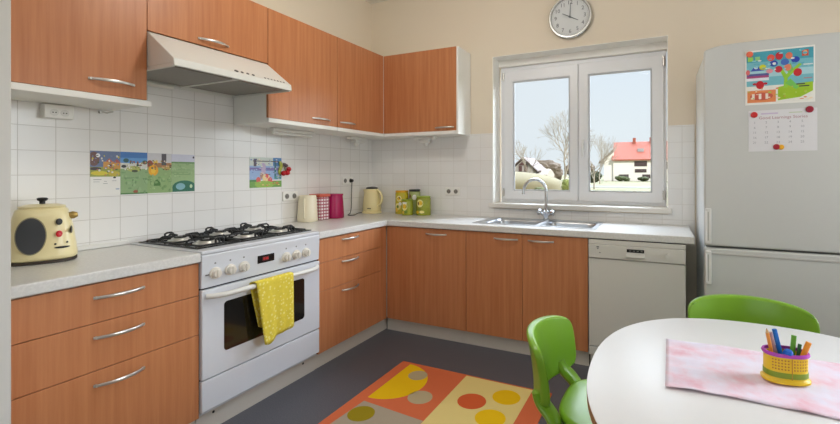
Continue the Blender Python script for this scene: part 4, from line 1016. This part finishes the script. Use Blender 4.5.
# ------------------------------------------------------------------ outdoors
GZ = -.45
def ground_mat():
    m, nt, p = new_mat('winter lawn'); v = coords(nt, (.2, 1, 1)); n1 = noise(nt, v, .35, 4, .6)
    r = nt.nodes.new('ShaderNodeValToRGB'); e = r.color_ramp.elements
    e[0].position = .38; e[0].color = (*lin(84, 84, 44), 1); e[1].position = .62; e[1].color = (*lin(104, 94, 64), 1)
    nt.links.new(n1, r.inputs[0]); nt.links.new(r.outputs[0], p.inputs['Base Color']); p.inputs['Roughness'].default_value = .95; return m
b = BM(); box(b, -200, 150, .9, 260, GZ-.3, GZ); struct('ground', b, ground_mat())
b = BM(); box(b, -60, 40, 48, 55, GZ, GZ+.02); struct('road', b, mat('pale gravel road', (96, 90, 82), .95, var=.05, vscale=2))
# sandy bank on the left
b = BM(); rings = []
for k in range(9):
    a = k/8*PI/2; rings.append([(-13.5+7.6*math.cos(a)*math.cos(2*PI*i/40), 40+6*math.cos(a)*math.sin(2*PI*i/40), GZ+1.95*math.sin(a)**.8) for i in range(40)])
ring_surface(b, rings); struct('grass_bank', b, mat('straw coloured bank', (104, 94, 66), .95, var=.06, vscale=1.))
# white house with a red roof
HW = mat('white house render', (240, 236, 228), .9, var=.02, vscale=.5); HR = mat('red clay roof', (157, 86, 68), .8, var=.08, vscale=3); HD = mat('dark house window', (74, 59, 59), .5)
t = thing('red_roofed_house', 'white two-storey house with a red roof seen through the right pane', 'house', (-2, 93, GZ))
x0, x1, y0, y1, ze, zr = -6.0, 7.0, 90, 99, 4.1, 7.9
b = BM(); box(b, x0, x1, y0, y1, GZ, ze); prism(b, [(y0, ze), (y1, ze), ((y0+y1)/2, zr-.25)], 'x', x0, x1); obj('walls', b, HW, t)
b = BM(); prism(b, [(y0-.5, ze-.35), (y0-.5, ze-.1), ((y0+y1)/2, zr), (y1+.5, ze-.1), (y1+.5, ze-.35), ((y0+y1)/2, zr-.25)], 'x', x0-.3, x1+.3); obj('roof', b, HR, t)
for x in (-2.1, 1.2):
    b = BM(); box(b, x-.3, x+.3, 93.8, 94.6, 6.9, 8.7); obj('chimney', b, HR, t)
b = BM(); box(b, -1.35, -.15, 91.6, 92.2, 5.55, 6.3); obj('roof_window', b, mat('pale skylight', (166, 166, 169), .3), t)
for (xa, xb, za, zb) in ((-1.9, .5, 2.55, 3.6), (-1.8, .4, 1.3, 2.0), (3.0, 4.6, 2.0, 3.4), (-4.9, -3.0, .1, .9), (-.4, 1.1, .1, .9)):
    b = BM(); box(b, xa, xb, y0-.06, y0+.02, za, zb); obj('window', b, HD, t)
b = BM(); box(b, -7.9, -6.02, 90.5, 97, GZ, 4.0); prism(b, [(-7.9, 4.0), (-6.02, 4.0), (-6.02, 5.6)], 'y', 90.5, 97); obj('side_wing', b, HW, t)
b = BM(); prism(b, [(-8.9, 3.2), (-6.02, 5.75), (-6.02, 6.1), (-9.0, 3.5)], 'y', 90, 97.5); obj('wing_roof', b, mat('grey brown roof', (109, 92, 83), .8), t)
# timbered cottage on the left
t = thing('gabled_cottage', 'small timbered cottage with a pale gable seen through the left pane', 'house', (-16.5, 62, GZ))
b = BM(); prism(b, [(-18.2, GZ), (-14.9, GZ), (-14.9, 1.9), (-16.5, 3.35), (-18.2, 1.9)], 'y', 60, 66); obj('walls', b, mat('cottage render', (166, 160, 154), .9), t)
b = BM(); prism(b, [(-18.8, 1.5), (-18.8, 1.7), (-16.5, 3.75), (-14.2, 1.7), (-14.2, 1.5), (-16.5, 3.5)], 'y', 59.6, 66.4); obj('roof', b, mat('faded roof', (96, 82, 76), .8), t)
b = BM(); prism(b, [(-17.3, 2.45), (-15.7, 2.45), (-16.5, 3.15)], 'y', 59.9, 59.98); box(b, -17.2, -16.7, 59.9, 59.98, 1.5, 2.35); box(b, -16.3, -15.8, 59.9, 59.98, 1.5, 2.35); obj('timber_panels', b, mat('dark timber', (86, 59, 56), .7), t)
b = BM(); box(b, -14.88, -13.0, 61, 66, GZ, 1.0); prism(b, [(60.6, 1.0), (66.4, 1.0), (63.5, 1.9)], 'x', -14.88, -13.0); obj('barn_wing', b, mat('pale brown wing', (139, 125, 109), .85), t)
# bare trees
BARK = mat('pale winter bark', (150, 140, 126), .9, var=.1, vscale=4)
def bare_tree(label, x, y, h, seed, spread=1., depth=6, r0=.16, lean=0.):
    rnd = random.Random(seed); b = BM()
    def grow(p, d, L, r, k):
        q = p+d*L; mid = (p+q)/2+Vector((rnd.uniform(-1, 1), rnd.uniform(-1, 1), 0))*L*.05
        tube(b, [p, mid, q], [r*.8, r*.68, r*.55], 5 if k > 2 else 7)
        if k == 0: return
        n = 3 if k > 1 else 3
        for i in range(n):
            ang = rnd.uniform(.25, .75)*spread if i else rnd.uniform(.05, .3); az = rnd.uniform(0, 2*PI)
            u = d.orthogonal().normalized(); w = d.cross(u); nd = (d*math.cos(ang)+(u*math.cos(az)+w*math.sin(az))*math.sin(ang)+Vector((0, 0, .08))).normalized()
            grow(q if i < 2 else p+d*L*rnd.uniform(.55, .9), nd, L*rnd.uniform(.68, .86), r*.62, k-1)
    grow(Vector((x, y, GZ)), Vector((lean, 0, 1)).normalized(), h*.24, r0, depth)
    return tag(obj('bare_tree', b, BARK, origin=(x, y, GZ)), label, 'tree', 'bare trees outside the window')
bare_tree('largest bare tree, its trunk right of centre in the left window pane', -5.6, 38, 8.6, 3, 1.05, 6, .17)
bare_tree('bare tree with crown showing left of the white house in the right pane', -3.7, 44, 6.6, 11, 1.1, 6, .12)
bare_tree('bare tree at the left edge of the left window pane', -10.6, 42, 6.6, 21, 1.1, 5, .11)
bare_tree('slim bare tree in the gap between the largest one and the left sash edge', -7.3, 52, 7.4, 8, 1.1, 5, .11)
bare_tree('slim bare tree hidden partly by the centre mullion of the window', -5.3, 62, 9.4, 14, 1.0, 5, .12)
# bushes and thicket
def bush(name, label, x, y, rx, ry, h, rgb, seed, z0=GZ, group='bushes outside the window', kind=None):
    rnd = random.Random(seed); b = BM()
    for k in range(9):
        a = rnd.uniform(0, 2*PI); rr = rnd.uniform(0, .65)
        cx, cy, cz = x+rx*rr*math.cos(a), y+ry*rr*math.sin(a), z0+h*rnd.uniform(.3, .62)
        M = Matrix.Translation((cx, cy, cz)) @ Matrix.Diagonal((rx*rnd.uniform(.4, .6), ry*rnd.uniform(.4, .6), h*rnd.uniform(.3, .4), 1))
        r = bmesh.ops.create_icosphere(b, subdivisions=3, radius=1, matrix=M)
        for v in r['verts']:
            d = v.co-Vector((cx, cy, cz)); v.co = Vector((cx, cy, cz))+d*rnd.uniform(.82, 1.15)
            v.co.z = max(v.co.z, z0)
    o = obj(name, b, mat('foliage %d %d %d' % rgb, rgb, .95, var=.25, vscale=3), origin=(x, y, z0), sharp=10)
    return tag(o, label, 'bush', group, kind)
bush('hedge', 'dark green clipped hedge left of the white house', -7.6, 72, 1.7, 1.2, 2.0, (52, 57, 37), 1)
bush('bush', 'small green bush at the foot of the white house, left one', -3.9, 86, 1.4, 1., 1.2, (72, 79, 45), 2)
bush('bush', 'small green bush at the foot of the white house, right one', .1, 86, 1.2, 1., 1.1, (67, 73, 45), 3)
bush('bush', 'bright yellow green bush at the foot of the largest bare tree', -5.2, 36, .55, .5, 1.15, (113, 119, 61), 4)
bush('bush', 'yellow green bush beside the centre mullion in the right pane', -3.4, 36, .5, .5, 1.5, (106, 110, 64), 5)
bush('bush', 'low brownish shrub in the lawn in front of the white house', -.95, 26, .75, .5, .55, (113, 102, 73), 6)
bush('bush', 'low dark shrub behind the tap spout at the sandy bank end', -5.9, 30, .6, .5, .6, (79, 83, 50), 7)
for k, (x, w, h) in enumerate(((-20.0, 5, 3.8), (-13.6, 3.2, 3.4), (-28.5, 5, 3.0))):
    bush('thicket', ('brown winter thicket behind the bare trees left of the house', 'brown winter thicket directly left of the white house', 'brown winter thicket far left behind the cottage')[k], x, 84+8*k, w, 2.5, h+.8, (112, 100, 88), 30+k, group='brown thickets on the horizon')

# ------------------------------------------------------------------ lights
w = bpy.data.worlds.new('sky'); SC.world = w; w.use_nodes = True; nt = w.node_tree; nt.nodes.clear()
out = nt.nodes.new('ShaderNodeOutputWorld'); bg = nt.nodes.new('ShaderNodeBackground'); tc = nt.nodes.new('ShaderNodeTexCoord'); sp = nt.nodes.new('ShaderNodeSeparateXYZ')
rp = nt.nodes.new('ShaderNodeValToRGB'); e = rp.color_ramp.elements; e[0].position = .0; e[0].color = (.80, .87, .90, 1); e[1].position = .6; e[1].color = (.66, .80, 1., 1)
x = e.new(.12); x.color = (.80, .88, .93, 1)
nz = nt.nodes.new('ShaderNodeTexNoise'); nz.inputs['Scale'].default_value = 3; nz.inputs['Detail'].default_value = 4
nt.links.new(tc.outputs['Generated'], nz.inputs['Vector']); nt.links.new(tc.outputs['Generated'], sp.inputs[0]); nt.links.new(sp.outputs['Z'], rp.inputs[0])
mx = nt.nodes.new('ShaderNodeMix'); mx.data_type = 'RGBA'; mx.inputs[7].default_value = (.78, .85, .90, 1)
mr = nt.nodes.new('ShaderNodeMapRange'); mr.inputs[1].default_value = .42; mr.inputs[2].default_value = .62; mr.inputs[4].default_value = .8
nt.links.new(nz.outputs['Fac'], mr.inputs[0]); nt.links.new(mr.outputs[0], mx.inputs[0]); nt.links.new(rp.outputs[0], mx.inputs[6])
nt.links.new(mx.outputs[2], bg.inputs[0]); st = nt.nodes.new('ShaderNodeMapRange'); st.inputs[1].default_value = .28; st.inputs[2].default_value = .60; st.inputs[3].default_value = 0.; st.inputs[4].default_value = 1.; st.interpolation_type = 'SMOOTHSTEP'
# high sky brightness added on the window side, above the view, as room fill
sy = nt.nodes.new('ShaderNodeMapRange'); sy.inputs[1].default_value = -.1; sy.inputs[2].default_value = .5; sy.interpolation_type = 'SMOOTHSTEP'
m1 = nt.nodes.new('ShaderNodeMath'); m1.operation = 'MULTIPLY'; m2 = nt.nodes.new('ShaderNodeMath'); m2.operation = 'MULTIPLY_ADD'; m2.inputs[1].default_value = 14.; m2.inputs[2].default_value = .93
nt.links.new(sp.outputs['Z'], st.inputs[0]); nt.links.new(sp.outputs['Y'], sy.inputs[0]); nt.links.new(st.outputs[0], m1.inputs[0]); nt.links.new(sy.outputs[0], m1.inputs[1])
nt.links.new(m1.outputs[0], m2.inputs[0]); # extra sky brightness added to the right, outside the view, lighting the left wall
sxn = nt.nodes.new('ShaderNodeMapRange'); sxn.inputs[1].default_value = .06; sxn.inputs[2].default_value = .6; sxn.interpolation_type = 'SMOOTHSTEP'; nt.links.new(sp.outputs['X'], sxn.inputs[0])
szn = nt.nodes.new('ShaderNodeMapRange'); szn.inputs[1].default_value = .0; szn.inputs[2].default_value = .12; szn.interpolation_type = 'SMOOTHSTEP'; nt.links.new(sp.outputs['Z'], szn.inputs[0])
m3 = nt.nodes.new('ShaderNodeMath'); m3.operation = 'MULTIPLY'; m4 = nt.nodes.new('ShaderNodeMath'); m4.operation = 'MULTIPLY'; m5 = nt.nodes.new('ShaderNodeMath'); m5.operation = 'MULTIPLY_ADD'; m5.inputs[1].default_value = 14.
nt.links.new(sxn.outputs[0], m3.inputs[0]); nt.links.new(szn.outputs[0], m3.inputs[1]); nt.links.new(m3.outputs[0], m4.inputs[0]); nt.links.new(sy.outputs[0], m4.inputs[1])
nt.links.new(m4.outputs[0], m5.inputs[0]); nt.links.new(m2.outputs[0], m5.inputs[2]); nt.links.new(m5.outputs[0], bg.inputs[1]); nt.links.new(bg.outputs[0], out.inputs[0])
def light(name, kind, loc, target, energy, color=(1, 1, 1), **k):
    l = bpy.data.lights.new(name, kind); l.energy = energy; l.color = color
    for a, v in k.items(): setattr(l, a, v)
    o = bpy.data.objects.new(name, l); COL.objects.link(o); o.location = loc
    d = Vector(target)-Vector(loc); o.rotation_euler = d.to_track_quat('-Z', 'Y').to_euler(); return o
light('sun', 'SUN', (0, 0, 10), (-1.2, 1.6, 8.6), 3.4, (1, .96, .9), angle=.03)
# fill light placed outside the added rear window, unseen behind the camera
light('rear_fill_light', 'AREA', (2.3, RY-.25, 1.65), (2.3, 0, 1.5), 13, (.80, .92, 1.), shape='RECTANGLE', size=2.75, size_y=1.55)
# sky portals at the kitchen window and the added rear window
for nm, loc, tgt, sx, sy in (('kitchen_window_portal', (2.045, .30, 1.70), (2.045, -1, 1.70), 1.42, 1.30), ('added_rear_portal', (2.3, RY-.10, 1.65), (2.3, 0, 1.65), 2.8, 1.6)):
    o = light(nm, 'AREA', loc, tgt, 1, shape='RECTANGLE', size=sx, size_y=sy); o.data.cycles.is_portal = True
light('side_fill_light', 'AREA', (RX+.25, -1.5, 1.65), (0, -1.2, 1.9), 20, (.93, .97, 1.), shape='RECTANGLE', size=1.55, size_y=1.35)  # fill light outside the added side window, aimed at the left wall
# unseen pendant and flat ceiling lamp, both added as fill above / behind the view
LX, LY, LZ = 1.55, -1.75, 2.72
t = thing('added_pendant_lamp', 'unseen pendant lamp added as fill light over the open floor', 'lamp', (LX, LY, LZ))
b = BM(); cyl(b, (LX, LY, LZ+.15), (LX, LY, CZ-.03), .004, 8); obj('cord', b, PLAST, t)
b = BM(); lathe(b, [(.05, -.03), (.05, 0)], (LX, LY, CZ-.001), 24); obj('ceiling_rose', b, PLAST, t)
b = BM(); lathe(b, [(.05, .13), (.05, .15), (.02, .155)], (LX, LY, LZ), 24); obj('socket', b, PLAST, t)
light('pendant_fill_light', 'POINT', (LX, LY, LZ), (LX, LY, 0), 25, (1, .97, .91), shadow_soft_size=.12)
t = thing('added_ceiling_lamp', 'unseen round white ceiling lamp added as fill light behind the table', 'lamp', (2.7, -3.7, CZ))
b = BM(); lathe(b, [(.30, 0), (.31, -.02), (.30, -.05)], (2.7, -3.7, CZ-.001), 40); obj('shade', b, mat('added lamp opal', (245, 240, 230), .5), t)
light('ceiling_fill_light', 'AREA', (2.7, -3.7, CZ-.06), (2.7, -3.7, 0), 9, (.95, .97, 1.), shape='DISK', size=.6)

for o in bpy.data.objects:
    if '_o' in o: del o['_o']
SC.view_settings.view_transform = 'Standard'; SC.view_settings.look = 'None'; SC.view_settings.gamma = 1
SC.view_settings.use_curve_mapping = False; SC.view_settings.exposure = .10
SC.cycles.max_bounces = 8; SC.cycles.diffuse_bounces = 5; SC.cycles.glossy_bounces = 4; SC.cycles.transparent_max_bounces = 8
SC.cycles.sample_clamp_indirect = 4; SC.cycles.caustics_reflective = False; SC.cycles.caustics_refractive = False
